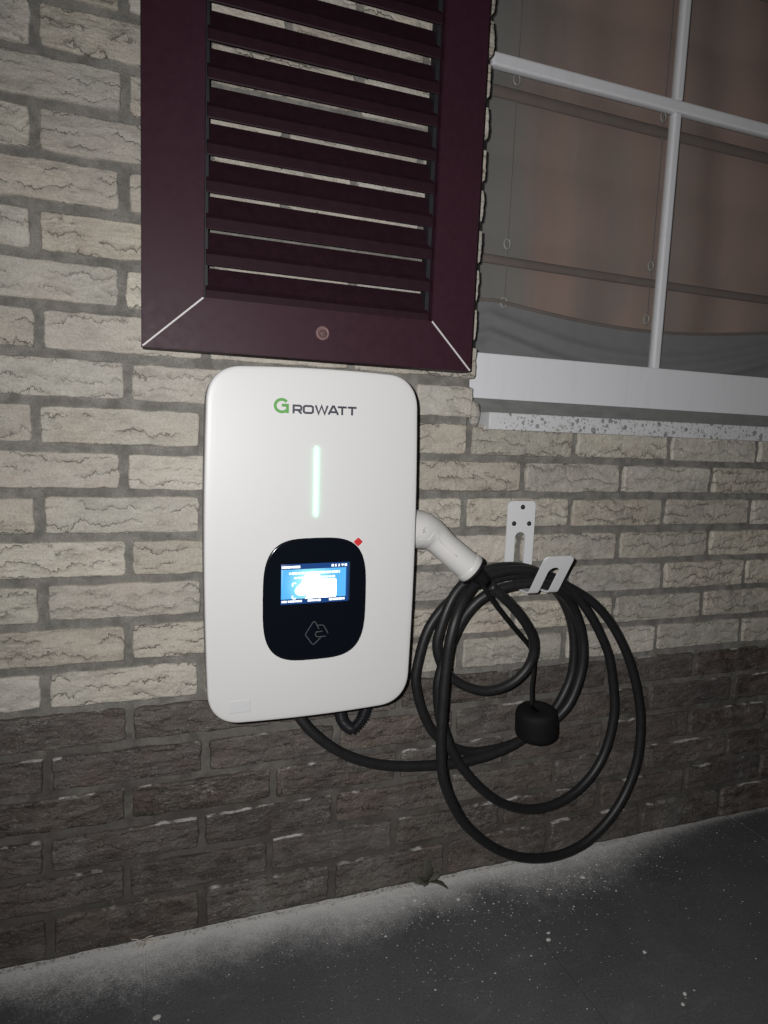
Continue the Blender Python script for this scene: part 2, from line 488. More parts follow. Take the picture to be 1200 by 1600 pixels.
def glass_material():
    m = M('window_glass')
    t = m.t
    tr = t.nodes.new('ShaderNodeBsdfTransparent'); tr.inputs[0].default_value = (0.95, 0.955, 0.95, 1)
    gl = t.nodes.new('ShaderNodeBsdfGlossy'); gl.inputs['Roughness'].default_value = 0.02
    lw_ = t.nodes.new('ShaderNodeLayerWeight'); lw_.inputs[0].default_value = 0.5
    f = m.math('MULTIPLY_ADD', m.math('POWER', lw_.outputs['Facing'], 5.0), 0.9, 0.045)
    mx = t.nodes.new('ShaderNodeMixShader')
    m.l(f, mx.inputs[0]); m.l(tr.outputs[0], mx.inputs[1]); m.l(gl.outputs[0], mx.inputs[2])
    # haze of reflections on the pane, painted in as a pale diffuse film
    df = t.nodes.new('ShaderNodeBsdfDiffuse'); df.inputs[0].default_value = (0.62, 0.63, 0.65, 1)
    p = m.coord('Position')
    mx2 = t.nodes.new('ShaderNodeMixShader')
    m.l(m.math('MULTIPLY_ADD', m.noise(p, 6, 5, 0.65), 0.05, 0.012), mx2.inputs[0])
    m.l(mx.outputs[0], mx2.inputs[1]); m.l(df.outputs[0], mx2.inputs[2]); mx = mx2
    m.l(mx.outputs[0], t.nodes['Material Output'].inputs['Surface'])
    return m.m
MAT['glass'] = glass_material()
def blind_material():
    m = M('brown_blind_fabric')
    p = m.coord('Position')
    s = m.n('ShaderNodeSeparateXYZ'); m.l(p, s.inputs[0])
    st = m.noise(m.coord('Position', (1.0, 0.2, 0.12)), 9, 4, 0.55, 0.3)
    cl = m.noise(p, 5, 3)
    f = m.math('ADD', m.math('MULTIPLY', st, 0.7), m.math('MULTIPLY', cl, 0.35))
    left = m.smooth(s.outputs['X'], 0.60, 0.74, -0.26, 0.04)
    f = m.smooth(m.math('ADD', f, left), 0.30, 0.66)
    c = m.mix(f, (0.24, 0.222, 0.208), (0.41, 0.272, 0.225))
    wv = m.noise(m.coord('Position', (900, 900, 900)), 1.0, 2)
    c = m.mix(m.smooth(wv, 0.3, 0.7, 0, 0.12), c, (0.08, 0.07, 0.06))
    m.set(Base_Color=c, Roughness=0.9)
    return m.m
MAT['blind'] = blind_material()
MAT['pocket'] = plain('brown_rod_pocket', (0.19, 0.145, 0.127), 0.9, 0.2, 300, 0.2, var=0.2)
MAT['drape'] = plain('grey_green_drape', (0.23, 0.237, 0.238), 0.9, 0.2, 300, 0.15, var=0.15)
MAT['ring'] = plain('clear_plastic_ring', (0.45, 0.45, 0.43), 0.25, 0.6)
MAT['cord'] = plain('grey_blind_cord', (0.27, 0.235, 0.215), 0.8)
MAT['leaf'] = plain('dusty_weed_leaf', (0.082, 0.084, 0.062), 0.8, 0.35, 200, 0.5, var=0.45)
MAT['straw'] = plain('dry_grass_straw', (0.60, 0.57, 0.50), 0.8, 0.2, 200, 0.2)
MAT['crumb'] = plain('mortar_crumb', (0.50, 0.49, 0.46), 0.9, 0.2, 300, 0.6, var=0.2)
MAT['crumb_dark'] = plain('wall_foot_dirt', (0.30, 0.29, 0.27), 0.95, 0.2, 200, 0.8, var=0.5)
MAT['ceiling_room'] = plain('dim_room_wall', (0.25, 0.24, 0.22), 0.9)

# ------------------------------------------------------------------ ground and pavement
g = obj('ground', mesh_from('ground', [(-40, -40, -0.05), (40, -40, -0.05), (40, 40, -0.05), (-40, 40, -0.05)], [(0, 1, 2, 3)]), MAT['soil'])
tag(g, kind='structure')
pave = obj('pavement', box_mesh('pavement', -2.6, 3.6, -3.1, 0.012, -0.049, -0.0036), MAT['slab'])
tag(pave, kind='structure')
slab_me = box_mesh('paving_slab', -0.2983, 0.2983, -0.2983, 0.2983, -0.04, 0.0, 0.0012, 2)
slab_me.materials.append(MAT['slab'])
for j in range(4):
    for i in range(-4, 5):
        o = obj('paving_slab', slab_me, None, pave, (0.322+0.6*i, -0.2995-0.6*j, U(-0.0012, 0.0006)))

# ------------------------------------------------------------------ brick wall
COURSE, PITCH_X, ZA = 0.0625, 0.21603, 0.854
JOINTS = {1: [-0.1131, 0.7504, 0.966, 1.1882], 2: [0.6465, 0.8586, 1.0764], 3: [-0.1101, 0.5375, 0.7511, 0.9657, 1.1863], 4: [0.0037, 0.8636, 1.0858], 5: [-0.1085, 0.9753, 1.192], 6: [0.0022, 0.8657, 1.0843], 7: [-0.1076, 0.5436, 0.7591, 0.9752, 1.1965], 8: [0.0034], 9: [-0.1074, 0.1123], 10: [0.001, 0.2197], -2: [-0.0035], -7: [-0.1034]}
EDGE = 0.5420          # window reveal
OPEN_R = 1.76          # right side of the opening
OPEN_B, OPEN_T = 0.812, 1.86

wall = empty('brick_wall', (0, 0, 0))
tag(wall, 'cream brick house wall with grey pointing above a dark brick plinth', 'wall')

_bm = {}
def brick_mesh(L, H, variant, dark, res=0.0017):
    key = (round(L, 3), round(H, 3), variant, dark, res)
    if key in _bm: return _bm[key]
    nx = max(6, int(L/res)); nz = max(5, int(H/res))
    rs = np.random.RandomState(abs(hash(key)) % 100000 if False else int(L*1000)*7 + variant*131 + (977 if dark else 0) + int(H*1000))
    ox, oz = rs.rand()*50, rs.rand()*50
    sd = int(rs.randint(1, 5000))
    u = np.linspace(-1, 1, nx+1)[None, :].repeat(nz+1, 0)
    w = np.linspace(-1, 1, nz+1)[:, None].repeat(nx+1, 1)
    x = u*L/2; z = w*H/2
    # ragged outline
    e = 0.0016 if not dark else 0.0022
    x = x + np.abs(u)**6*np.sign(u)*(fbm(z*70+ox, z*0+oz, sd, 3)-0.62)*e*2.2
    z = z + np.abs(w)**4*np.sign(w)*(fbm(x*45+ox, w*0.5+oz+7, sd+3, 4)-0.62)*e*2.4
    # worn corners
    cor = (np.abs(u)**14)*(np.abs(w)**5)
    x = x - np.sign(u)*cor*0.0016; z = z - np.sign(w)*cor*0.0014
    n = fbm(x*13+ox+0.25*fbm(x*60, z*60, sd+5, 3), z*34+oz, sd+9, 4)
    q = n*6.5
    fr = q-np.floor(q)
    ter = np.floor(q) + np.clip((fr-0.35)/0.3, 0, 1)
    amp = 0.0044 if not dark else 0.0036
    h = (ter/6.5-0.5)*amp*1.7 + (fbm(x*8+ox, z*15+oz, sd+21, 3)-0.5)*amp*1.3 + (fbm(x*190, z*190, sd+40, 2)-0.5)*0.0007
    dx = (1-np.abs(u))*L/2; dz = (1-np.abs(w))*H/2
    dd = np.minimum(dx, dz)
    rr = 0.0026 if dark else 0.0022
    edge = np.clip(dd/rr, 0, 1); edge = np.sqrt(np.clip(1-(1-edge)**2, 0, 1))
    y = -h*edge + (1-edge)*0.0030
    vs = np.stack([x, y, z], -1).reshape(-1, 3).tolist()
    fs = []
    c = nx+1
    for j in range(nz):
        for i in range(nx):
            fs.append((j*c+i, j*c+i+1, (j+1)*c+i+1, (j+1)*c+i))
    ring = [i for i in range(nx+1)] + [j*c+nx for j in range(1, nz+1)] + [nz*c+i for i in range(nx-1, -1, -1)] + [j*c for j in range(nz-1, 0, -1)]
    b0 = len(vs)
    for k in ring: vs.append([vs[k][0], 0.055, vs[k][2]])
    m_ = len(ring)
    for k in range(m_):
        k2 = (k+1) % m_
        fs.append((ring[k], b0+k, b0+k2, ring[k2]))
    me = mesh_from('brick', vs, fs, True)
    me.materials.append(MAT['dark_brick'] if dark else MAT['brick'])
    _bm[key] = me
    return me

outer_v, outer_f, outer_m = [], [], []
def outer_brick(x0, x1, zc, h, dark):
    b = len(outer_v)
    y = U(-0.002, 0.002); d = 0.003
    for X, Y, Z in ((x0, .03, zc-h/2), (x1, .03, zc-h/2), (x1, .03, zc+h/2), (x0, .03, zc+h/2),
                    (x0, y+d, zc-h/2), (x1, y+d, zc-h/2), (x1, y+d, zc+h/2), (x0, y+d, zc+h/2),
                    (x0+d, y, zc-h/2+d), (x1-d, y, zc-h/2+d), (x1-d, y, zc+h/2-d), (x0+d, y, zc+h/2-d)):
        outer_v.append((X, Y, Z))
    for f in ((8, 9, 10, 11), (4, 5, 9, 8), (5, 6, 10, 9), (6, 7, 11, 10), (7, 4, 8, 11), (0, 1, 5, 4), (1, 2, 6, 5), (2, 3, 7, 6), (3, 0, 4, 7)):
        outer_f.append(tuple(b+i for i in f)); outer_m.append(1 if dark else 0)

nb = 0
for row in range(-16, 14):
    zc = ZA - COURSE*row
    dark = row >= 8
    off = 0.0 if row % 2 == 0 else 0.5
    over = JOINTS.get(row, [])
    js = []
    jit = random.Random(row*77+5)
    for k in range(-8, 14):
        X = (k+off)*PITCH_X
        best = [a for a in over if abs(a-X) < 0.03]
        js.append(best[0] if best else X + jit.uniform(-0.003, 0.003))
    for a, b in zip(js[:-1], js[1:]):
        gap = jit.uniform(0.0045, 0.0062)
        x0, x1 = a+gap, b-gap
        hgt = 0.0510 + jit.uniform(-0.0012, 0.0012)
        zz = zc + jit.uniform(-0.0010, 0.0010)
        spans = [(x0, x1)]
        if zz + 0.012 > OPEN_B and zz - 0.02 < OPEN_T:
            spans = []
            if x0 < EDGE-0.06: spans.append((x0, (EDGE+jit.uniform(-0.0012, 0.0022)) if x1 > EDGE-0.03 else x1))
            if x1 > OPEN_R+0.03: spans.append((max(x0, OPEN_R), x1))
        for s0, s1 in spans:
            z0, z1 = zz-hgt/2, zz+hgt/2
            if row == 13: z0 = 0.004
            if s1 < -0.42 or s0 > 1.5 or z0 > 1.75:
                outer_brick(s0, s1, (z0+z1)/2, z1-z0, dark); continue
            L, H = s1-s0, z1-z0
            Lq = round(L*50)/50 if L > 0.05 else 0.04
            Hq = 0.051 if abs(H-0.051) < 0.004 else H
            nvar = 9 if abs(Lq-0.2) < 0.011 else 3
            me = brick_mesh(Lq, Hq, jit.randrange(nvar), dark)
            o = obj('brick', me, None, wall, ((s0+s1)/2, jit.uniform(-0.0012, 0.0012), (z0+z1)/2))
            o.scale = (L/Lq, 1, H/Hq)
            if jit.random() < 0.5 and EDGE not in (s1,):      # turn some end for end so repeats do not show
                o.rotation_euler = (0, math.pi, 0)
            nb += 1
me = mesh_from('far_brick_courses', outer_v, outer_f)
me.materials.append(MAT['brick']); me.materials.append(MAT['dark_brick'])
for p, k in zip(me.polygons, outer_m): p.material_index = k
fb = obj('far_brick_courses', me, None, wall); fb['kind'] = 'stuff'
print('bricks', nb, 'meshes', len(_bm))

# mortar bed: a sheet with gently uneven pointing round the window opening, and the core behind it
def mortar_sheet():
    vs, fs = [], []
    idx = {}
    st = 0.006
    def vert(i, j):
        if (i, j) not in idx:
            idx[(i, j)] = len(vs); vs.append((i*st, 0, j*st))
        return idx[(i, j)]
    i0, i1, j0, j1 = int(-1.7/st), int(2.9/st), 0, int(1.88/st)
    ie, ir, jb, jt = int(0.5365/st), int(OPEN_R/st)+1, int(OPEN_B/st), int(OPEN_T/st)+1
    for j in range(j0, j1):
        for i in range(i0, i1):
            if ie <= i < ir and jb <= j < jt: continue
            fs.append((vert(i, j), vert(i+1, j), vert(i+1, j+1), vert(i, j+1)))
    A = np.array(vs)
    y = 0.0066 + (fbm(A[:, 0]*38, A[:, 2]*38, 4, 4)-0.5)*0.0058
    A[:, 1] = y
    return mesh_from('mortar', A.tolist(), fs, True)
obj('mortar', mortar_sheet(), MAT['mortar'], wall)
obj('inner_leaf', box_mesh('inner_leaf', -1.7, 0.534, 0.012, 0.24, 0.0, 1.9), MAT['mortar'], wall)
obj('inner_leaf', box_mesh('inner_leaf', 0.5342, 1.7698, 0.012, 0.24, 0.0, 0.806), MAT['mortar'], wall)
obj('inner_leaf', box_mesh('inner_leaf', 1.77, 2.9, 0.012, 0.24, 0.0, 1.9), MAT['mortar'], wall)
obj('lintel', box_mesh('lintel', 0.5342, 1.7698, 0.012, 0.24, 1.862, 1.9), MAT['mortar'], wall)
# lump of old mortar between the last brick and the sill
bm = bmesh.new(); bmesh.ops.create_icosphere(bm, subdivisions=3, radius=1)
for v in bm.verts:
    k = 1 + 0.35*(float(fbm(np.array([v.co.x*2+5]), np.array([v.co.z*2+v.co.y]), 3, 3)[0])-0.5)
    v.co = Vector((0.549+v.co.x*0.011*k, 0.012+v.co.y*0.012*k, 0.836+v.co.z*0.022*k))
me = bpy.data.meshes.new('mortar_lump'); bm.to_mesh(me); bm.free()
for p in me.polygons: p.use_smooth = True
obj('mortar_lump', me, MAT['brick'], wall)

# ------------------------------------------------------------------ window, sill, blind
win = empty('window', (1.15, 0.03, 0.86))
tag(win, 'white framed window with glazing bars, set back in the brick wall', 'window')
WO = Vector((1.15, 0.03, 0.86))
def wpart(name, x0, x1, y0, y1, z0, z1, mat='frame', bev=0.002):
    me = box_mesh(name, x0-WO.x, x1-WO.x, y0-WO.y, y1-WO.y, z0-WO.z, z1-WO.z, bev)
    return obj(name, me, MAT[mat], win)
wpart('bottom_rail', 0.537, 1.769, 0.030, 0.085, 0.8625, 0.9395)
wpart('side_stile', 0.537, 0.5625, 0.048, 0.0852, 0.9397, 1.859)
wpart('side_stile', 1.732, 1.768, 0.034, 0.0852, 0.9397, 1.859)
wpart('top_rail', 0.5722, 1.7318, 0.034, 0.0848, 1.80, 1.8588)
VX = (0.9675, 1.357)
HZ = 1.4235
for x in VX:
    for za, zb in ((0.9397, HZ-0.0106), (HZ+0.0106, 1.7998)):
        wpart('glazing_bar', x-0.0074, x+0.0074, 0.0575, 0.0745, za, zb, bev=0.003)
xs = [0.5722] + [v for x in VX for v in (x-0.0095, x+0.0095)] + [1.7318]
wpart('glazing_bar', 0.5722, 1.7318, 0.0580, 0.0743, HZ-0.0105, HZ+0.0105, bev=0.003)
cx = [0.5722, VX[0], VX[1], 1.7318]
for i in range(3):
    for za, zb in ((0.9397, HZ), (HZ, 1.7998)):
        wpart('pane', cx[i]+0.001, cx[i+1]-0.001, 0.0640, 0.0680, za+0.001, zb-0.001, 'glass', 0)
wpart('sill_bed', 0.5362, 1.768, 0.0345, 0.10, 0.8125, 0.8623, 'groove', 0)

sill = obj('window_sill', box_mesh('window_sill', 0.5665, 1.765, -0.012, 0.034, 0.8098, 0.8385, 0.0018), MAT['sill'])
tag(sill, 'pale narrow sill strip speckled with dark lichen under the window', 'window sill')

blind = empty('roman_blind', (1.15, 0.115, 0.95))
tag(blind, 'brown fabric blind with horizontal rods and rings behind the window glass', 'blind')
BO = Vector((1.15, 0.115, 0.95))
def bl_sheet(name, x0, x1, z0, z1, nx, nz, fy, mat):
    vs, fs = [], []
    for j in range(nz+1):
        for i in range(nx+1):
            x = x0+(x1-x0)*i/nx; z = z0+(z1-z0)*j/nz
            vs.append((x-BO.x, fy(x, z)-BO.y, z-BO.z))
    for j in range(nz):
        for i in range(nx):
            a = j*(nx+1)+i
            fs.append((a, a+1, a+nx+2, a+nx+1))
    return obj(name, mesh_from(name, vs, fs, True), MAT[mat], blind)
def fab(x, z):
    seg = ((z-1.02)/0.142) % 1.0
    return 0.130 + 0.005*math.sin(x*19+1.5*math.sin(z*4)+2*math.sin(x*5)) + 0.002*math.sin(x*47+z*3) - 0.006*math.sin(math.pi*seg)
bl_sheet('fabric', 0.50, 1.78, 0.93, 1.86, 200, 90, fab, 'blind')
for z0, dz in ((1.400, 0.017), (1.117, 0.013), (1.70, 0.017)):
    pts = [(x-BO.x, 0.107-BO.y, z0 - 0.004*math.sin((x-0.5)*2.4) - BO.z) for x in np.linspace(0.5, 1.78, 24)]
    obj('rod_pocket', tube_mesh('rod_pocket', pts, dz*0.62, 8, flat=0.5), MAT['pocket'], blind)
def hem(x): return 1.045 - 0.026*abs(math.sin(math.pi*(x-0.62)/0.69))
pts = [(x-BO.x, 0.106-BO.y, hem(x)+0.001 - BO.z) for x in np.linspace(0.5, 1.78, 40)]
obj('hem_seam', tube_mesh('hem_seam', pts, 0.0035, 6, flat=0.5), MAT['pocket'], blind)
for X in (0.648, 0.975, 1.322):
    for Z in (1.425, 1.146, 1.043):
        bm = bmesh.new()
        N1, N2 = 18, 7
        vv = []
        for a in range(N1):
            t = 2*math.pi*a/N1
            vv.append([bm.verts.new((X-BO.x+math.cos(t)*(0.0062+0.0015*math.cos(2*math.pi*b/N2)), 0.107-BO.y+0.0015*math.sin(2*math.pi*b/N2), Z-BO.z+math.sin(t)*(0.0085+0.0015*math.cos(2*math.pi*b/N2)))) for b in range(N2)])
        for a in range(N1):
            for b in range(N2):
                bm.faces.new((vv[a][b], vv[(a+1) % N1][b], vv[(a+1) % N1][(b+1) % N2], vv[a][(b+1) % N2]))
        me = bpy.data.meshes.new('ring'); bm.to_mesh(me); bm.free(); fix_normals(me)
        for p in me.polygons: p.use_smooth = True
        obj('ring', me, MAT['ring'], blind)
    obj('lift_cord', tube_mesh('lift_cord', [(X-BO.x, 0.106-BO.y, z-BO.z) for z in (1.03, 1.2, 1.5, 1.85)], 0.0009, 6), MAT['cord'], blind)
def drape(x, z):
    s = abs(math.sin(math.pi*(x-0.62)/0.69))
    f = 0.0
    for a, b, wd, am in ((1.018, 0.052, 0.011, 0.8), (0.985, 0.058, 0.013, 1.2)):
        f += am*math.exp(-((z-(a-b*s))/wd)**2)
    return 0.1090 - 0.010*f + 0.003*math.sin(x*9+z*20)
drape_top = hem
vs, fs = [], []
nx, nz = 140, 40
for j in range(nz+1):
    for i in range(nx+1):
        x = 0.50+1.28*i/nx; z = 0.90+(drape_top(x)-0.90)*j/nz
        vs.append((x-BO.x, drape(x, z)-BO.y, z-BO.z))
for j in range(nz):
    for i in range(nx):
        a = j*(nx+1)+i
        fs.append((a, a+1, a+nx+2, a+nx+1))
obj('bottom_drape', mesh_from('bottom_drape', vs, fs, True), MAT['drape'], blind)

# ------------------------------------------------------------------ shutter
SO = Vector((0.265, -0.02, 0.897))
shut = empty('shutter', SO)
tag(shut, 'dark purple louvred window shutter with white mitre seams', 'shutter')
X0, X1, XI0, XI1 = 0.0203, 0.5045, 0.0992, 0.4340
Z0, ZI0, ZT, ZIT = 0.8973, 0.9683, 1.80, 1.73
YF, YB = -0.055, -0.020
def sp(name, pts, y0, y1, mat, bev=0.0012, seg=2):
    me = prism_mesh(name, [(x-SO.x, z-SO.z) for x, z in pts], y0-SO.y, y1-SO.y, bev, seg)
    return obj(name, me, MAT[mat], shut)
gp = 0.0007
sp('side_stile', [(X0, Z0+gp), (XI0, ZI0+gp), (XI0, ZIT-gp), (X0, ZT-gp)], YF, YB, 'shutter')
sp('side_stile', [(X1, Z0+gp), (X1, ZT-gp), (XI1, ZIT-gp), (XI1, ZI0+gp)], YF, YB, 'shutter')
sp('bottom_rail', [(X0+gp, Z0), (X1-gp, Z0), (XI1-gp, ZI0), (XI0+gp, ZI0)], YF, YB, 'shutter')
sp('top_rail', [(X0+gp, ZT), (XI0+gp, ZIT), (XI1-gp, ZIT), (X1-gp, ZT)], YF, YB, 'shutter')
for (xa, za), (xb, zb) in (((X0, Z0), (XI0, ZI0)), ((X1, Z0), (XI1, ZI0)), ((X0, ZT), (XI0, ZIT)), ((X1, ZT), (XI1, ZIT))):
    d = Vector((xb-xa, zb-za)).normalized(); n = Vector((-d.y, d.x))*0.0011
    sp('mitre_seam', [(xa+n.x+d.x*0.002, za+n.y+d.y*0.002), (xb+n.x-d.x*0.001, zb+n.y-d.y*0.001), (xb-n.x-d.x*0.001, zb-n.y-d.y*0.001), (xa-n.x+d.x*0.002, za-n.y+d.y*0.002)], YF-0.0003, YB-0.004, 'shutter_core', 0)
for xa, xb in ((XI0+0.0003, XI0+0.0065), (XI1-0.0065, XI1-0.0003)):
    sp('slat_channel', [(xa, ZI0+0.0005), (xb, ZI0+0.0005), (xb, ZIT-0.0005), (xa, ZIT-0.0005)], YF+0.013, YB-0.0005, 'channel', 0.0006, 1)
# slats: lip at the front, blade rising to the back
def slat_mesh():
    prof = [(-0.0500, 0.0), (-0.0508, 0.0015), (-0.0492, 0.0150), (-0.0482, 0.0164), (-0.0462, 0.0170), (-0.0420, 0.0225), (-0.0345, 0.0370), (-0.0282, 0.0482), (-0.0268, 0.0478), (-0.0300, 0.0400), (-0.0400, 0.0190), (-0.0465, 0.0010)]
    xa, xb = XI0+0.003, XI1-0.003
    vs = [(x-SO.x, y-SO.y, z) for x in (xa, xb) for y, z in prof]
    n = len(prof)
    fs = [(i, (i+1) % n, n+(i+1) % n, n+i) for i in range(n)] + [tuple(range(n))[::-1], tuple(range(n, 2*n))]
    me = fix_normals(mesh_from('slat', vs, fs))
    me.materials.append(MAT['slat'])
    return me
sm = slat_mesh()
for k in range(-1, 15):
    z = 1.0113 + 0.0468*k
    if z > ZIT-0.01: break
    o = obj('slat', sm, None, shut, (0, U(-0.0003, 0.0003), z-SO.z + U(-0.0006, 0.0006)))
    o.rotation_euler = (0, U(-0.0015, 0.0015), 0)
# fixing bolt in the bottom rail
def lathe_y(name, prof, cx, cz, seg=24, mat=None, parent=None, org=Vector((0, 0, 0))):
    """profile of (radius, y); axis along y"""
    vs, fs = [], []
    for r, y in prof:
        for k in range(seg):
            a = 2*math.pi*k/seg
            vs.append((cx+math.cos(a)*r-org.x, y-org.y, cz+math.sin(a)*r-org.z))
    for j in range(len(prof)-1):
        for k in range(seg):
            k2 = (k+1) % seg
            fs.append((j*seg+k, j*seg+k2, (j+1)*seg+k2, (j+1)*seg+k))
    fs.append(tuple(range(seg))); fs.append(tuple((len(prof)-1)*seg+k for k in range(seg)))
    me = fix_normals(mesh_from(name, vs, fs, True))
    return obj(name, me, MAT[mat], parent)
b = lathe_y('bolt', [(0.0102, -0.0545), (0.0102, -0.0568), (0.0092, -0.0582), (0.0076, -0.0586), (0.0070, -0.0575)], 0.2640, 0.9352, 24, 'bolt', shut, SO)
lathe_y('bolt_head', [(0.0062, -0.0576), (0.0060, -0.0592), (0.0050, -0.0597)], 0.2646, 0.9346, 6, 'bolt_core', b, SO)

# ------------------------------------------------------------------ charger
CO = Vector((0.2485, 0.0, 0.634))
ch = empty('ev_charger', CO)
ch.rotation_euler = (0, math.radians(-0.7), 0)
tag(ch, 'white wall charger with lit screen and green light bar', 'charger')
A_, B_ = 0.1518, 0.2470
def outline(a, b, r, bulge, n=16, e=2.35):
    """rounded rectangle with soft corners and slightly bowed sides"""
    pts = []
    for q, (sx, sz) in enumerate(((1, 1), (-1, 1), (-1, -1), (1, -1))):
        for k in range(n+1):
            t = k/n*math.pi/2
            c, s = math.cos(t), math.sin(t)
            px, pz = c**(2/e), s**(2/e)
            if q in (1, 3): px, pz = s**(2/e), c**(2/e)
            pts.append((sx*(a-r+r*px), sz*(b-r+r*pz)))
        # straight run handled by subdividing to the next corner
        nx = (((1, 1), (-1, 1), (-1, -1), (1, -1))[(q+1) % 4])
        lx, lz = pts[-1]
        ex, ez = (nx[0]*(a-r) if q in (0, 2) else nx[0]*a), (nx[1]*(b-r) if q in (1, 3) else nx[1]*b)
        for k in range(1, 10):
            f = k/10
            pts.append((lx+(ex-lx)*f, lz+(ez-lz)*f))
    out = []
    for x, z in pts:
        x2 = x*(1 - bulge*(z/b)**2*0.55); z2 = z*(1 - bulge*(x/a)**2*0.30)
        out.append((x2, z2))
    return out
def yfront(x, z):
    return -0.1105 - 0.0030*(1-(x/A_)**2)*(1-(z/B_)**2)
def rings_mesh(name, rings, close_front=True):
    """rings: list of lists of (x,y,z)"""
    vs = [v for r in rings for v in r]; n = len(rings[0]); fs = []
    for j in range(len(rings)-1):
        for k in range(n):
            k2 = (k+1) % n
            fs.append((j*n+k, j*n+k2, (j+1)*n+k2, (j+1)*n+k))
    if close_front: fs.append(tuple((len(rings)-1)*n+k for k in range(n)))
    fs.append(tuple(range(n))[::-1])
    return fix_normals(mesh_from(name, vs, fs, True))
OUT = outline(A_, B_, 0.046, 0.066, e=2.35)
rings = []
for s, y in ((0.9985, -0.1010), (1.0, -0.1030), (1.0, -0.1060), (0.9985, -0.1080), (0.9955, -0.1093), (0.990, -0.1100)):
    rings.append([(x*s, y, z*(1-(1-s)*A_/B_)) for x, z in OUT])
for s in (0.982, 0.95, 0.9, 0.8, 0.65, 0.5, 0.35, 0.2, 0.08, 0.02):
    r = []
    for x, z in OUT:
        X, Z = x*s, z*s
        r.append((X, yfront(X, Z) + (0.0002 if s > 0.96 else 0), Z))
    rings.append(r)
sh_r = [[(x*s, y, z*(1-(1-s)*A_/B_)) for x, z in OUT] for s, y in ((0.955, -0.050), (0.980, -0.053), (0.990, -0.070), (0.9955, -0.0995), (0.9905, -0.1012), (0.5, -0.1014))]
obj('side_shell', rings_mesh('side_shell', sh_r), MAT['side_shell'], ch)
cover = obj('front_cover', rings_mesh('front_cover', rings), MAT['cover'], ch)
IN = outline(A_-0.020, B_-0.026, 0.04, 0.03)
obj('rear_housing', rings_mesh('rear_housing', [[(x, -0.001, z) for x, z in IN], [(x, -0.05, z) for x, z in IN], [(x*0.99, -0.0585, z*0.99) for x, z in IN], [(x*0.3, -0.0590, z*0.3) for x, z in IN]]), MAT['housing'], ch)

def surf_poly(name, pts, eps, mat, parent, thick=0.0012, sub=0):
    """flat piece lying on the cover: fan with a rim, follows the cover's curve"""
    n = len(pts)
    cx_ = sum(p[0] for p in pts)/n; cz_ = sum(p[1] for p in pts)/n
    rg = [[(x, yfront(x, z)-eps+thick, z) for x, z in pts], [(x, yfront(x, z)-eps, z) for x, z in pts]]
    for s in (0.97, 0.8, 0.55, 0.3, 0.06):
        rg.append([(cx_+(x-cx_)*s, yfront(cx_+(x-cx_)*s, cz_+(z-cz_)*s)-eps-0.0001, cz_+(z-cz_)*s) for x, z in pts])
    return obj(name, rings_mesh(name, rg), MAT[mat] if isinstance(mat, str) else mat, parent)
def rect(x0, x1, z0, z1, r=0.0, n=4):
    if r == 0: return [(x0, z0), (x1, z0), (x1, z1), (x0, z1)]
    o = []
    for cx_, cz_, a0 in ((x1-r, z0+r, -90), (x1-r, z1-r, 0), (x0+r, z1-r, 90), (x0+r, z0+r, 180)):
        for k in range(n+1):
            a = math.radians(a0+90*k/n); o.append((cx_+r*math.cos(a), cz_+r*math.sin(a)))
    return o
def ribbon(name, strokes, w, eps, mat, parent, kx=1.0):
    """strokes: polylines in (x, z) drawn as flat ribbons on the cover"""
    vs, fs = [], []
    for st in strokes:
        P = [Vector(((p[0]-LX)*kx+LX, p[1])) for p in st]
        n = len(P); b0 = len(vs)
        loop = (P[0]-P[-1]).length < 1e-6
        for i in range(n):
            if loop and i in (0, n-1): d1 = (P[0]-P[-2]).normalized(); d2 = (P[1]-P[0]).normalized()
            else:
                d1 = (P[i]-P[i-1]).normalized() if i > 0 else None
                d2 = (P[i+1]-P[i]).normalized() if i < n-1 else None
                d1 = d1 or d2; d2 = d2 or d1
            n1 = Vector((-d1.y, d1.x)); n2 = Vector((-d2.y, d2.x))
            nn = (n1+n2).normalized(); k = min(1.8, 1/max(0.3, nn.dot(n1)))
            for sgn in (1, -1):
                q = P[i]+nn*(sgn*w/2*k)
                vs.append((q.x, yfront(q.x, q.y)-eps, q.y))
        for i in range(n-1):
            a = b0+2*i
            fs.append((a, a+1, a+3, a+2))
    me = mesh_from(name, vs, fs)
    o = obj(name, me, MAT[mat], parent)
    md = o.modifiers.new('thickness', 'SOLIDIFY'); md.thickness = 0.00025; md.offset = 0
    return o

LX, LZ = -0.0608, 0.1850      # logo lower left
# black display glass
def superell(cx_, cz_, a, b, e, n=72):
    o = []
    for k in range(n):
        t = 2*math.pi*k/n; c, s = math.cos(t), math.sin(t)
        o.append((cx_+a*math.copysign(abs(c)**(2/e), c), cz_+b*math.copysign(abs(s)**(2/e), s)))
    return o
panel = surf_poly('display_panel', superell(0.0003, -0.0732, 0.0745, 0.0878, 3.5), 0.0012, 'glass_black', ch, 0.0020)
E1 = 0.0019
SX0, SX1, SZ0, SZ1 = -0.0497, 0.0480, -0.0780, -0.0212
def scr_mat(name, col, st): return emit(name, col, st)
MAT['scr_bg'] = emit('screen_navy', (0.02, 0.10, 0.38), 0.6)
MAT['scr_edge'] = emit('screen_edge', (0.06, 0.12, 0.20), 0.35)
MAT['scr_txt'] = emit('screen_white', (0.93, 0.98, 1.0), 1.5)
MAT['scr_hot'] = emit('screen_backlit_white', (0.92, 0.99, 1.0), 5.0)
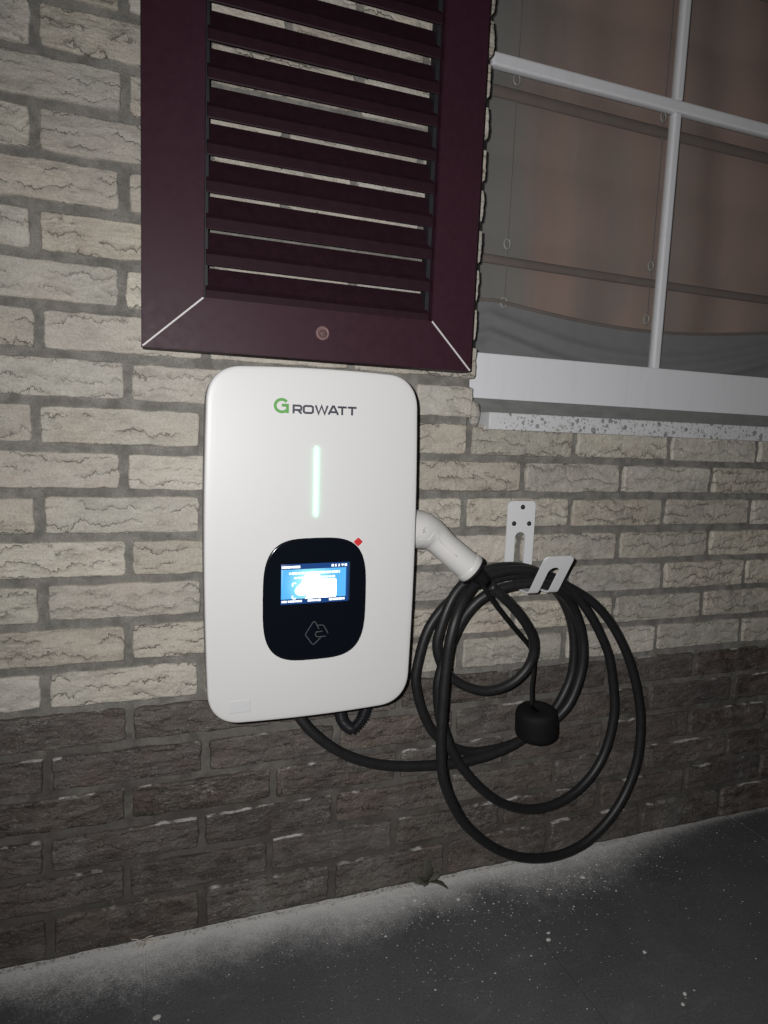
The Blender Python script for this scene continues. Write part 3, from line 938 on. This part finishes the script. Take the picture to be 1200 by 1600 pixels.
def screen_blue():
    m = M('screen_blue_page')
    v = m.coord('Object')
    g = m.n('ShaderNodeVectorMath', operation='DISTANCE'); m.l(v, g.inputs[0]); g.inputs[1].default_value = (-0.008, -0.1146, -0.050)
    f = m.smooth(g.outputs['Value'], 0.010, 0.040, 1.0, 0.0)
    c = m.mix(f, (0.12, 0.52, 1.0), (0.40, 1.0, 1.0))
    m.set(Base_Color=(0, 0, 0), Roughness=0.3, Emission_Color=c, Emission_Strength=1.0)
    return m.m
MAT['scr_blue'] = screen_blue()
surf_poly('screen', rect(SX0, SX1, SZ0, SZ1), E1, 'scr_bg', panel, 0.0006)
surf_poly('screen_page', rect(SX0+0.0005, SX1-0.0042, SZ0+0.0075, SZ1-0.0075), E1+0.0003, 'scr_blue', panel, 0.0003)
surf_poly('screen_edge', rect(SX1+0.0006, SX1+0.0016, SZ0+0.001, SZ1), E1, 'scr_edge', panel, 0.0006)
def bars(name, x0, x1, zc, h, eps, mat, mean=0.0035):
    rr = random.Random(int((x0+zc)*9973))
    vs, fs = [], []
    x = x0
    while x < x1:
        w = min(rr.uniform(0.5, 1.7)*mean, x1-x)
        hh = h*rr.uniform(0.8, 1.1)
        b0 = len(vs)
        for X, Z in ((x, zc-hh/2), (x+w, zc-hh/2), (x+w, zc+hh/2), (x, zc+hh/2)):
            vs.append((X, yfront(X, Z)-eps, Z))
        fs.append((b0, b0+1, b0+2, b0+3))
        x += w + rr.uniform(0.10, 0.22)*mean
    o = obj(name, mesh_from(name, vs, fs), MAT[mat], panel)
    md = o.modifiers.new('thickness', 'SOLIDIFY'); md.thickness = 0.00012; md.offset = 0
    return o
E2 = E1+0.0007
bars('status_text', SX0+0.0010, SX0+0.027, SZ1-0.0040, 0.0036, E2, 'scr_txt', 0.0022)
for k in range(5):
    x = SX1-0.0260+0.0048*k
    if k in (1, 2):
        pts = [(x, SZ1-0.0022), (x+0.0032, SZ1-0.0022), (x+0.0020, SZ1-0.0036), (x+0.0032, SZ1-0.0056), (x, SZ1-0.0056), (x+0.0012, SZ1-0.0036)]
    elif k == 3:
        pts = [(x, SZ1-0.0022), (x+0.0036, SZ1-0.0022), (x+0.0034, SZ1-0.0038), (x+0.0018, SZ1-0.0058), (x+0.0004, SZ1-0.0036)]
    else: pts = rect(x, x+0.0036, SZ1-0.0056, SZ1-0.0020, 0.0009)
    surf_poly('status_icon', pts, E2, 'scr_txt', panel, 0.0001)
bars('message_text', SX0+0.0112, SX1-0.0135, SZ1-0.0130, 0.0034, E2, 'scr_txt', 0.0052)
bars('message_text', SX0+0.0185, SX1-0.0205, SZ1-0.0195, 0.0030, E2, 'scr_txt', 0.0052)
# picture on the page: a hand holding a card to the reader, blown out to white
surf_poly('card_picture', rect(-0.0130, 0.0295, -0.0705, -0.0440, 0.0025), E2+0.0001, 'scr_hot', panel, 0.0001)
surf_poly('hand_picture', [(-0.0300, -0.0585), (-0.0265, -0.0525), (-0.0215, -0.0490), (-0.0190, -0.0420), (-0.0150, -0.0360), (-0.0080, -0.0325), (0.0010, -0.0330), (0.0060, -0.0400), (0.0060, -0.0600), (-0.0080, -0.0625), (-0.0170, -0.0660), (-0.0250, -0.0655), (-0.0290, -0.0620)], E2+0.0003, 'scr_hot', panel, 0.0001)
for (x, z, sx, sz) in ((-0.0335, -0.0480, 1, -1), (-0.0335, -0.0700, 1, 1), (-0.0105, -0.0700, -1, 1)):
    ribbon('frame_corner', [[(x, z+sz*0.0045), (x, z+sz*0.0012), (x+sx*0.0012, z), (x+sx*0.0050, z)]], 0.0020, E2+0.0002, 'scr_txt', panel)
for a, b2 in ((SX0+0.001, SX0+0.0085), (SX0+0.0098, SX0+0.030), (SX0+0.038, SX0+0.057), (SX0+0.069, SX0+0.092)):
    bars('footer_text', a, b2, SZ0+0.0042, 0.0031, E2, 'scr_txt', 0.0030)
# tap-card symbol
ribbon('card_symbol', [[(-0.0135, -0.1218), (-0.0030, -0.1057), (-0.0008, -0.1052), (0.0006, -0.1066), (0.0055, -0.1165)],
                       [(-0.0135, -0.1218), (-0.0138, -0.1238), (-0.0042, -0.1375), (-0.0022, -0.1384), (-0.0002, -0.1375), (0.0088, -0.1290)],
                       [(0.0028, -0.1110), (0.0105, -0.1108), (0.0128, -0.1126), (0.0190, -0.1236)],
                       [(0.0160, -0.1278), (0.0035, -0.1278), (0.0008, -0.1258), (0.0006, -0.1228), (0.0030, -0.1204), (0.0110, -0.1202)]], 0.0011, 0.0019, 'icon', panel)
# status light, logo, red marker, film
led = []
for k in range(9):
    a = math.pi*k/8; led.append((-0.0015+0.0027*math.cos(a), 0.1380+0.0034*math.sin(a)))
for k in range(9):
    a = math.pi+math.pi*k/8; led.append((-0.0015+0.0027*math.cos(a), 0.0480+0.0034*math.sin(a)))
n_ = len(led); lx = -0.0015
rg = []
for s, e in ((1.0, -0.0006), (1.0, 0.0012), (0.86, 0.0019), (0.5, 0.0024), (0.1, 0.0025)):
    rg.append([(lx+(x-lx)*s, yfront(x, z)-e, z+((0.0034*(1-s)) if z < 0.0480 else (-0.0034*(1-s) if z > 0.1380 else 0))) for x, z in led])
obj('status_light', rings_mesh('status_light', rg), MAT['led'], ch)
t = math.radians(45)
surf_poly('red_marker', [(0.0615+0.0050*x*math.cos(t)-0.0050*z*math.sin(t), 0.0068+0.0046*x*math.sin(t)+0.0046*z*math.cos(t)) for x, z in rect(-1, 1, -1, 1, 0.25)], 0.0007, 'red', ch, 0.0010)
surf_poly('film_sticker', rect(-0.119, -0.090, -0.229, -0.211, 0.001), 0.0003, 'film', ch, 0.0006)

def arc(cx_, cz_, r, a0, a1, n=18, rx=None):
    rx = rx or r
    return [(cx_+rx*math.cos(math.radians(a0+(a1-a0)*k/n)), cz_+r*math.sin(math.radians(a0+(a1-a0)*k/n))) for k in range(n+1)]
gs = arc(LX+0.0100, LZ+0.0098, 0.0082, 42, 312, 26, 0.0084)
ribbon('letter', [gs, [(LX+0.0190, LZ+0.0105), (LX+0.0100, LZ+0.0105)], [(LX+0.0172, LZ+0.0118), (LX+0.0172, LZ)]], 0.0039, 0.0005, 'logo_green', cover, 1.06)
h, w = 0.0120, 0.0028
def L_(st, x): return [[(LX+x+a, LZ+b) for a, b in s] for s in st]
lw = w/2
Rr = [[(lw, 0), (lw, h)], [(lw, h-lw), (0.0095, h-lw), (0.0112, h-lw-0.001), (0.0116, h-0.0036), (0.0110, h*0.42), (0.0095, h*0.40), (lw, h*0.40)], [(0.0070, h*0.40), (0.0118, 0)]]
Oo = [[(0.0030, lw), (0.0112, lw), (0.0132, 0.0028), (0.0132, h-0.0028), (0.0112, h-lw), (0.0030, h-lw), (0.0012, h-0.0028), (0.0012, 0.0028), (0.0030, lw)]]
Ww = [[(0.0010, h), (0.0048, 0.0006), (0.0088, h-0.0005), (0.0128, 0.0006), (0.0168, h)]]
Aa = [[(0.0005, 0), (0.0062, h-0.0006), (0.0078, h-0.0006), (0.0135, 0)], [(0.0030, h*0.30), (0.0112, h*0.30)]]
Tt = [[(0, h-lw), (0.0120, h-lw)], [(0.0060, h-w), (0.0060, 0)]]
for nm, st, x in (('R', Rr, 0.0225), ('O', Oo, 0.0372), ('W', Ww, 0.0530), ('A', Aa, 0.0705), ('T', Tt, 0.0835), ('T', Tt, 0.0970)):
    ribbon('letter', L_(st, x+0.0012 if nm == 'R' else x), w, 0.0005, 'logo_grey', cover, 1.06)

# supply conduit looping under the charger
pts = catmull([(0.3120, -0.030, 0.4200), (0.3156, -0.03, 0.3756), (0.3172, -0.03, 0.3545), (0.3235, -0.03, 0.3345), (0.3386, -0.03, 0.3215), (0.3525, -0.03, 0.3330), (0.3604, -0.03, 0.3525), (0.361, -0.03, 0.3727), (0.362, -0.03, 0.42)], 14)
# even resample for the corrugation
dl = [0]
for a, b2 in zip(pts[:-1], pts[1:]): dl.append(dl[-1]+(b2-a).length)
tot = dl[-1]; N = int(tot/0.0006)
rp, rr_ = [], []
for k in range(N+1):
    s = tot*k/N
    i = max(j for j in range(len(dl)) if dl[j] <= s+1e-9); i = min(i, len(pts)-2)
    f = (s-dl[i])/max(1e-9, dl[i+1]-dl[i]); rp.append(pts[i].lerp(pts[i+1], f))
    rr_.append(0.0086+0.0015*math.sin(2*math.pi*s/0.0040))
o = obj('supply_conduit', tube_mesh('supply_conduit', rp, rr_, 14), MAT['conduit'])
tag(o, 'short corrugated black conduit looping out under the white charger', 'conduit')

# ------------------------------------------------------------------ cable hook
hk = empty('cable_hook', (0.6425, -0.008, 0.55))
HO = Vector((0.6425, -0.008, 0.55))
tag(hk, 'white bent sheet metal cable hook screwed to the bricks', 'hook')
def hook_sheet():
    HW, SW, T = 0.0275, 0.0103, 0.0028
    # path in (y, z) from the plate's top, down, out along the bed and up the flap
    path = [(-0.0075, 0.689), (-0.0075, 0.553), (-0.0095, 0.5475), (-0.014, 0.5455), (-0.084, 0.5455), (-0.0885, 0.5475), (-0.0915, 0.5515), (-0.1290, 0.6135)]
    P = [Vector(p) for p in path]
    cum = [0]
    for a, b in zip(P[:-1], P[1:]): cum.append(cum[-1]+(b-a).length)
    TOT = cum[-1]
    def at(s):
        s = max(0, min(TOT, s))
        for i in range(len(P)-1):
            if s <= cum[i+1]+1e-9:
                d = (P[i+1]-P[i]).normalized(); p = P[i]+d*(s-cum[i])
                return p, Vector((d.y, -d.x))
        return P[-1], Vector((0, 1))
    s_a, s_b = 0.689-0.6345, TOT-0.022          # slot ends (outer tips of its round ends)
    ss = set()
    for k in range(13):
        t = math.pi/2*k/12
        ss.add(0.008*(1-math.cos(t))); ss.add(TOT-0.008*(1-math.cos(t)))
        ss.add(s_a+SW*(1-math.cos(t))); ss.add(s_b-SW*(1-math.cos(t)))
    for c in cum: ss.add(c)
    for k in range(60): ss.add(TOT*k/59)
    ss = sorted(ss); ss = [ss[0]] + [b for a, b in zip(ss[:-1], ss[1:]) if b-a > 2e-5]
    rows = []
    for s in ss:
        e = min(s, TOT-s); hw = HW
        if e < 0.008: hw = HW-0.008+math.sqrt(max(0, 0.008**2-(0.008-e)**2))
        sw = 0.0
        if s_a < s < s_b:
            e2 = min(s-s_a, s_b-s); sw = SW if e2 >= SW else math.sqrt(max(0, SW**2-(SW-e2)**2))
        p, n = at(s)
        rows.append((p, n, hw, sw))
    bm = bmesh.new()
    for sg in (-1, 1):
        fr, bk = [], []
        for p, n, hw, sw in rows:
            fr.append([bm.verts.new((sg*u, p.x-HO.y, p.y-HO.z)) for u in (sw, hw)])
        for i in range(len(rows)-1):
            bm.faces.new((fr[i][0], fr[i][1], fr[i+1][1], fr[i+1][0]))
    bmesh.ops.remove_doubles(bm, verts=bm.verts[:], dist=1e-6)
    bmesh.ops.recalc_face_normals(bm, faces=bm.faces[:])
    me = bpy.data.meshes.new('bracket'); bm.to_mesh(me); bm.free()
    o = obj('bracket', me, MAT['hook'], hk)
    md = o.modifiers.new('thickness', 'SOLIDIFY'); md.thickness = 0.0028; md.offset = 0
    md = o.modifiers.new('soft_edges', 'BEVEL'); md.width = 0.0005; md.segments = 2; md.limit_method = 'ANGLE'; md.angle_limit = math.radians(50)
hook_sheet()
for x, z in ((0.6437, 0.6785), (0.6282, 0.6497), (0.6585, 0.6494)):
    s_ = lathe_y('screw', [(0.0042, -0.0088), (0.0042, -0.0098), (0.0036, -0.0108), (0.0024, -0.0114)], x, z, 16, 'screw_rim', hk, HO)
    lathe_y('screw_core', [(0.0021, -0.0112), (0.0020, -0.0121), (0.0010, -0.0123)], x, z, 6, 'screw', s_, HO)

# ------------------------------------------------------------------ charging cable with plug and cap
cabl = empty('charging_cable', (0.6425, -0.05, 0.56))
KO = Vector((0.6425, -0.05, 0.56))
tag(cabl, 'black charging cable coiled over the hook, with white plug and rubber cap', 'cable')
CABLE = [(0.2257, -0.05, 0.4084), (0.2434, -0.055, 0.365), (0.267, -0.06, 0.3357), (0.3043, -0.058, 0.3028), (0.3539, -0.055, 0.2753), (0.4116, -0.05, 0.257), (0.4878, -0.046, 0.2463), (0.5578, -0.042, 0.2436), (0.6227, -0.038, 0.2528), (0.6839, -0.032, 0.2745), (0.7259, -0.028, 0.309), (0.7464, -0.025, 0.3361), (0.7609, -0.024, 0.3697), (0.7628, -0.024, 0.412), (0.7562, -0.024, 0.4546), (0.742, -0.024, 0.4912), (0.7202, -0.024, 0.5241), (0.6874, -0.024, 0.5487), (0.6408, -0.024, 0.562), (0.5967, -0.024, 0.558), (0.5591, -0.026, 0.5489), (0.5319, -0.028, 0.5417), (0.5078, -0.03, 0.5291), (0.4855, -0.03, 0.5085), (0.466, -0.03, 0.4814), (0.455, -0.03, 0.4495), (0.4477, -0.03, 0.4118), (0.4462, -0.03, 0.3943), (0.4538, -0.03, 0.3581), (0.4695, -0.028, 0.3207), (0.4912, -0.026, 0.2876), (0.5238, -0.024, 0.2628), (0.5618, -0.022, 0.2474), (0.6001, -0.022, 0.2458), (0.6454, -0.022, 0.2506), (0.6956, -0.025, 0.2699), (0.7254, -0.045, 0.3054), (0.7474, -0.047, 0.3338), (0.7617, -0.047, 0.3744), (0.7656, -0.047, 0.4075), (0.7624, -0.047, 0.4433), (0.7456, -0.05, 0.484), (0.7178, -0.06, 0.5194), (0.6777, -0.073, 0.548), (0.6333, -0.076, 0.5594), (0.5907, -0.076, 0.5569), (0.5619, -0.075, 0.5505), (0.5407, -0.072, 0.5401), (0.5207, -0.068, 0.521), (0.5057, -0.062, 0.4936), (0.4924, -0.058, 0.4578), (0.4804, -0.056, 0.4214), (0.475, -0.056, 0.3936), (0.4764, -0.056, 0.3694), (0.4808, -0.058, 0.3357), (0.4933, -0.06, 0.3029), (0.5032, -0.062, 0.278), (0.5255, -0.062, 0.2433), (0.5606, -0.06, 0.2037), (0.6048, -0.055, 0.1657), (0.6588, -0.05, 0.1406), (0.7042, -0.047, 0.1337), (0.7498, -0.044, 0.1394), (0.7931, -0.042, 0.1616), (0.8286, -0.04, 0.1996), (0.8457, -0.04, 0.2492), (0.851, -0.04, 0.3001), (0.8433, -0.04, 0.3482), (0.8274, -0.042, 0.4055), (0.8048, -0.044, 0.4453), (0.7796, -0.047, 0.4811), (0.7496, -0.05, 0.5151), (0.7145, -0.052, 0.5471), (0.6738, -0.052, 0.5668), (0.6272, -0.054, 0.5778), (0.5878, -0.054, 0.577), (0.5558, -0.056, 0.5699), (0.5264, -0.064, 0.5569), (0.4977, -0.082, 0.5343), (0.4804, -0.093, 0.5072), (0.4724, -0.095, 0.4743), (0.4707, -0.094, 0.4533), (0.4684, -0.094, 0.4159), (0.4673, -0.094, 0.376), (0.4668, -0.094, 0.325), (0.4691, -0.094, 0.2839), (0.4754, -0.092, 0.2483), (0.4912, -0.09, 0.2095), (0.5187, -0.085, 0.1627), (0.5589, -0.08, 0.1203), (0.6025, -0.075, 0.0865), (0.6523, -0.07, 0.0616), (0.7073, -0.065, 0.0475), (0.7632, -0.06, 0.0471), (0.8095, -0.057, 0.0632), (0.8543, -0.055, 0.099), (0.8844, -0.053, 0.1418), (0.9037, -0.052, 0.195), (0.9077, -0.05, 0.2587), (0.8991, -0.05, 0.3115), (0.8816, -0.05, 0.3643), (0.859, -0.05, 0.4129), (0.8268, -0.05, 0.4611), (0.7922, -0.05, 0.4988), (0.7554, -0.05, 0.5253), (0.7146, -0.052, 0.546), (0.6795, -0.044, 0.5626), (0.6385, -0.046, 0.5779), (0.6007, -0.046, 0.5825), (0.5643, -0.046, 0.5794), (0.5299, -0.045, 0.5653), (0.5043, -0.045, 0.5427), (0.4882, -0.046, 0.5116), (0.4784, -0.046, 0.4799), (0.4746, -0.045, 0.4528), (0.4862, -0.044, 0.4188), (0.5078, -0.046, 0.3944), (0.5354, -0.05, 0.3788), (0.5677, -0.054, 0.3703), (0.6045, -0.058, 0.3773), (0.632, -0.062, 0.3977), (0.6463, -0.066, 0.4262), (0.641, -0.074, 0.4606), (0.6173, -0.084, 0.4928), (0.5884, -0.094, 0.522), (0.5595, -0.1, 0.5462), (0.5363, -0.1, 0.5649), (0.5227, -0.09, 0.5776), (0.514, -0.075, 0.5871)]
TETHER = [(0.5282, -0.085, 0.569), (0.5467, -0.082, 0.5423), (0.5849, -0.072, 0.5022), (0.6259, -0.06, 0.4629), (0.6504, -0.052, 0.4394), (0.6599, -0.05, 0.4173), (0.6617, -0.05, 0.3941), (0.6567, -0.055, 0.3675), (0.6523, -0.065, 0.3408)]
cp = relax(catmull(CABLE[:-2], 6), 6)
obj('cable', tube_mesh('cable', [p-KO for p in cp], 0.0081, 16), MAT['rubber'], cabl)
# plug: mouth inside the charger, elbow, straight grip
pl = [(0.372, -0.060, 0.6540), (0.400, -0.06, 0.6526), (0.4207, -0.06, 0.6508), (0.4372, -0.06, 0.6468), (0.453, -0.061, 0.6383), (0.4754, -0.067, 0.6187), (0.514, -0.075, 0.5871)]
pp = catmull(pl, 8)
rad = []
for p in pp:
    x = p.x
    if x < 0.425: r = 0.0300
    elif x < 0.470:
        t = (x-0.425)/0.045; t = t*t*(3-2*t); r = 0.0300+(0.0226-0.0300)*t
    else: r = 0.0226 + (x-0.470)/0.052*0.0014
    rad.append(r)
ax = (Vector(pl[-1])-Vector(pl[-2])).normalized()
plug = obj('plug', tube_mesh('plug', [p-KO for p in pp], rad, 28), MAT['plug'], cabl)
e0 = Vector(pl[-1])
obj('plug_end_band', tube_mesh('plug_end_band', [e0-ax*0.010-KO, e0-ax*0.008-KO, e0-KO, e0+ax*0.0012-KO], [0.0238, 0.0248, 0.0254, 0.0246], 28), MAT['plug'], plug)
obj('grommet', tube_mesh('grommet', [e0+ax*k-KO for k in (0.0, 0.0013, 0.0045, 0.006, 0.0065, 0.016, 0.030, 0.034)], [0.0250, 0.0262, 0.0262, 0.0245, 0.0150, 0.0130, 0.0105, 0.0085], 24), MAT['rubber_cap'], plug)
# moulded crease on the side of the plug
crease = [(0.4160, 0.6385), (0.4280, 0.6370), (0.4330, 0.6395), (0.4440, 0.6500), (0.4470, 0.6420), (0.4500, 0.6370), (0.4800, 0.6110)]
def on_plug(x, z):
    # height of the plug's skin toward the viewer above its centre line
    best = min(range(len(pp)), key=lambda i: (pp[i].x-x)**2+(pp[i].z-z)**2)
    d2 = (pp[best].x-x)**2+(pp[best].z-z)**2
    return pp[best].y-math.sqrt(max(0.0, rad[best]**2-d2))
cr = [p for p in catmull([(x, 0, z) for x, z in crease], 6)]
obj('moulded_ridge', tube_mesh('moulded_ridge', [Vector((p.x, on_plug(p.x, p.z)+0.0002, p.z))-KO for p in cr], 0.0009, 8), MAT['plug'], plug)
for st in ([(0.4205, 0.6530), (0.4232, 0.6545)], [(0.4200, 0.6500), (0.4245, 0.6508)], [(0.4243, 0.6572), (0.4250, 0.6560)]):
    obj('printed_mark', tube_mesh('printed_mark', [Vector((x, on_plug(x, z), z))-KO for x, z in st], 0.00055, 6), MAT['logo_grey'], plug)
tp = relax(catmull(TETHER, 6), 3)
obj('cap_tether', tube_mesh('cap_tether', [p-KO for p in tp], 0.0042, 10, flat=0.55), MAT['rubber_cap'], cabl)
# protective cap: a cup tipped toward the viewer
capc = Vector((0.6585, -0.072, 0.3120))
ca = Vector((0.10, 0.06, -1.0)).normalized()
prof = [(-0.0262, 0.010), (-0.0268, 0.0250), (-0.0255, 0.0305), (-0.0222, 0.0340), (-0.015, 0.0356), (-0.003, 0.0358), (0.014, 0.0361), (0.0205, 0.0348), (0.0245, 0.0312), (0.0262, 0.022)]
cap = obj('rubber_cap', tube_mesh('rubber_cap', [capc+ca*a-KO for a, r in prof], [r for a, r in prof], 32), MAT['rubber_cap'], cabl)

# ------------------------------------------------------------------ small things on the ground
def leaf_mesh(name, base, tip, width, droop, normal, n=10):
    base, tip = Vector(base), Vector(tip)
    d = tip-base; nn = Vector(normal).normalized(); side = d.cross(nn).normalized()
    vs, fs = [], []
    for i in range(n+1):
        t = i/n
        wdt = width*(math.sin(math.pi*min(1, t*0.95+0.04))**0.75)*(1+0.14*math.sin(t*23+width*900))
        c = base+d*t+nn*(droop*math.sin(math.pi*t))
        for sgn, lift in ((-1, 0.18), (0, 0.0), (1, 0.18)):
            vs.append(c+side*(sgn*wdt/2)+nn*(lift*wdt))
    m_ = len(vs)
    for i in range(n):
        for k in range(2):
            a = 3*i+k
            fs.append((a, a+1, a+4, a+3))
    me = mesh_from(name, vs, fs, True)
    return me
def leaf(parent, org, base, tip, width, droop, normal):
    o = obj('leaf', leaf_mesh('leaf', Vector(base)-org, Vector(tip)-org, width, droop, normal), MAT['leaf'], parent)
    md = o.modifiers.new('thickness', 'SOLIDIFY'); md.thickness = 0.0006; md.offset = 0
WD = Vector((0.497, -0.008, 0.0))
weed = empty('weed', WD)
tag(weed, 'small dusty green weed growing where the wall meets the paving', 'weed')
leaf(weed, WD, (0.496, -0.006, 0.004), (0.493, -0.011, 0.050), 0.021, 0.003, (0.1, -1, 0.15))
leaf(weed, WD, (0.498, -0.008, 0.004), (0.526, -0.036, 0.005), 0.013, 0.005, (0, 0.1, 1))
leaf(weed, WD, (0.495, -0.008, 0.004), (0.470, -0.010, 0.012), 0.014, 0.004, (0, -0.6, 1))
leaf(weed, WD, (0.498, -0.006, 0.006), (0.523, -0.010, 0.016), 0.012, 0.003, (0, -0.6, 1))
leaf(weed, WD, (0.496, -0.008, 0.004), (0.484, -0.024, 0.010), 0.011, 0.004, (0, -0.3, 1))
GT = Vector((0.0225, -0.003, 0.0))
tuft = empty('dry_grass_tuft', GT)
tag(tuft, 'tiny tuft of dry pale grass in the paving joint below the shutter', 'grass tuft')
for k in range(16):
    a = U(0.1, math.pi-0.1); l = U(0.010, 0.028)
    b0 = Vector((U(-0.006, 0.006), U(-0.003, 0.001), 0.0))
    tipv = b0+Vector((math.cos(a)*l*1.1, U(-0.016, -0.002), abs(math.sin(a))*l*0.55+0.002))
    md_ = b0.lerp(tipv, 0.5)+Vector((0, 0, 0.004))
    obj('stalk', tube_mesh('stalk', catmull([b0, md_, tipv], 4), [0.0007]*9, 5), MAT['straw'], tuft)

def chip_mesh(name, r, sd):
    rr = random.Random(sd)
    bm = bmesh.new(); bmesh.ops.create_icosphere(bm, subdivisions=2, radius=1)
    ax_ = Vector((rr.uniform(.7, 1.3), rr.uniform(.6, 1.0), rr.uniform(.45, .75)))
    off = rr.uniform(0, 50)
    for v in bm.verts:
        k = 0.75+0.6*float(fbm(np.array([v.co.x*1.6+off]), np.array([v.co.y*1.6+v.co.z*1.3+off]), sd, 2)[0])
        v.co = Vector((v.co.x*ax_.x, v.co.y*ax_.y, v.co.z*ax_.z))*r*k
    me = bpy.data.meshes.new(name); bm.to_mesh(me); bm.free()
    return me
CR = [((0.7795, -0.0761), 0.0050, 'flat pale mortar crumb on the paving right below the largest cable loop'),
      ((0.6301, -0.1893), 0.0042, 'nearer of two touching pale crumbs in the middle of the dark paving'),
      ((0.6389, -0.1762), 0.0032, 'farther of two touching pale crumbs in the middle of the dark paving'),
      ((0.7618, -0.2576), 0.0034, 'single pale crumb on the bare dark paving at right'),
      ((0.7623, -0.3405), 0.0030, 'farther of two pale crumbs at the bottom right of the paving'),
      ((0.7450, -0.3546), 0.0034, 'nearer of two pale crumbs at the bottom right of the paving'),
      ((0.0362, -0.1487), 0.0044, 'pale stone chip nearest the camera at the bottom left of the paving'),
      ((0.5330, -0.0616), 0.0038, 'rounded pale crumb lying off the tip of the weed leaf'),
      ((0.4602, -0.0407), 0.0036, 'pale crumb lying left of the weed on the dusty paving')]
for k, ((x, y), r, lab) in enumerate(CR):
    o = obj('mortar_crumb', chip_mesh('mortar_crumb', r, 40+k), MAT['crumb'], None, (x, y, r*0.45))
    tag(o, lab, 'crumb', 'mortar crumbs on the paving')

def scatter(name, pts, mat):
    vs, fs = [], []
    base = [(1, 0, 0), (-0.5, 0.87, 0), (-0.5, -0.87, 0), (0.2, 0.1, 0.8), (-0.1, 0, -0.5)]
    for x, y, z, r in pts:
        b0 = len(vs); a = U(0, 6.28)
        for p in base:
            k = U(0.7, 1.3)*r
            vs.append((x+(p[0]*math.cos(a)-p[1]*math.sin(a))*k, y+(p[0]*math.sin(a)+p[1]*math.cos(a))*k*0.8, z+p[2]*k*0.8))
        for f in ((0, 1, 3), (1, 2, 3), (2, 0, 3), (1, 0, 4), (2, 1, 4), (0, 2, 4)): fs.append(tuple(b0+i for i in f))
    o = obj(name, mesh_from(name, vs, fs), MAT[mat])
    return o
P_ = []
for k in range(2600):
    x = random.gauss(0.58, 0.26) if R() < 0.7 else U(-0.5, 1.6)
    y = -abs(random.expovariate(1/0.11))-0.002
    if y < -0.55: continue
    r = min(0.0030, 0.0004+random.expovariate(1/0.00038))
    P_.append((x, y, r*0.3, r))
for k in range(150):
    x = random.gauss(0.66, 0.13); y = -abs(random.gauss(0.02, 0.07))-0.004
    r = U(0.0010, 0.0026)
    P_.append((x, y, r*0.3, r))
o = scatter('mortar_grit', P_, 'crumb')
tag(o, 'pale mortar grit scattered over the dark paving', 'grit', kind='stuff')
P_ = []
for k in range(5200):
    x = U(-0.6, 1.9); n_ = float(fbm(np.array([x*9.0]), np.array([0.5]), 5, 3)[0])
    if R() > 0.15+1.5*max(0, n_-0.38): continue
    r = min(0.005, 0.0006+random.expovariate(1/0.0009))
    P_.append((x, -abs(random.gauss(0, 0.006))+0.003, r*0.4+U(0, 0.006)*max(0, n_-0.3), r))
o = scatter('wall_foot_dirt', P_, 'crumb_dark')
tag(o, 'crumbly dirt gathered along the foot of the brick wall', 'dirt', kind='stuff')
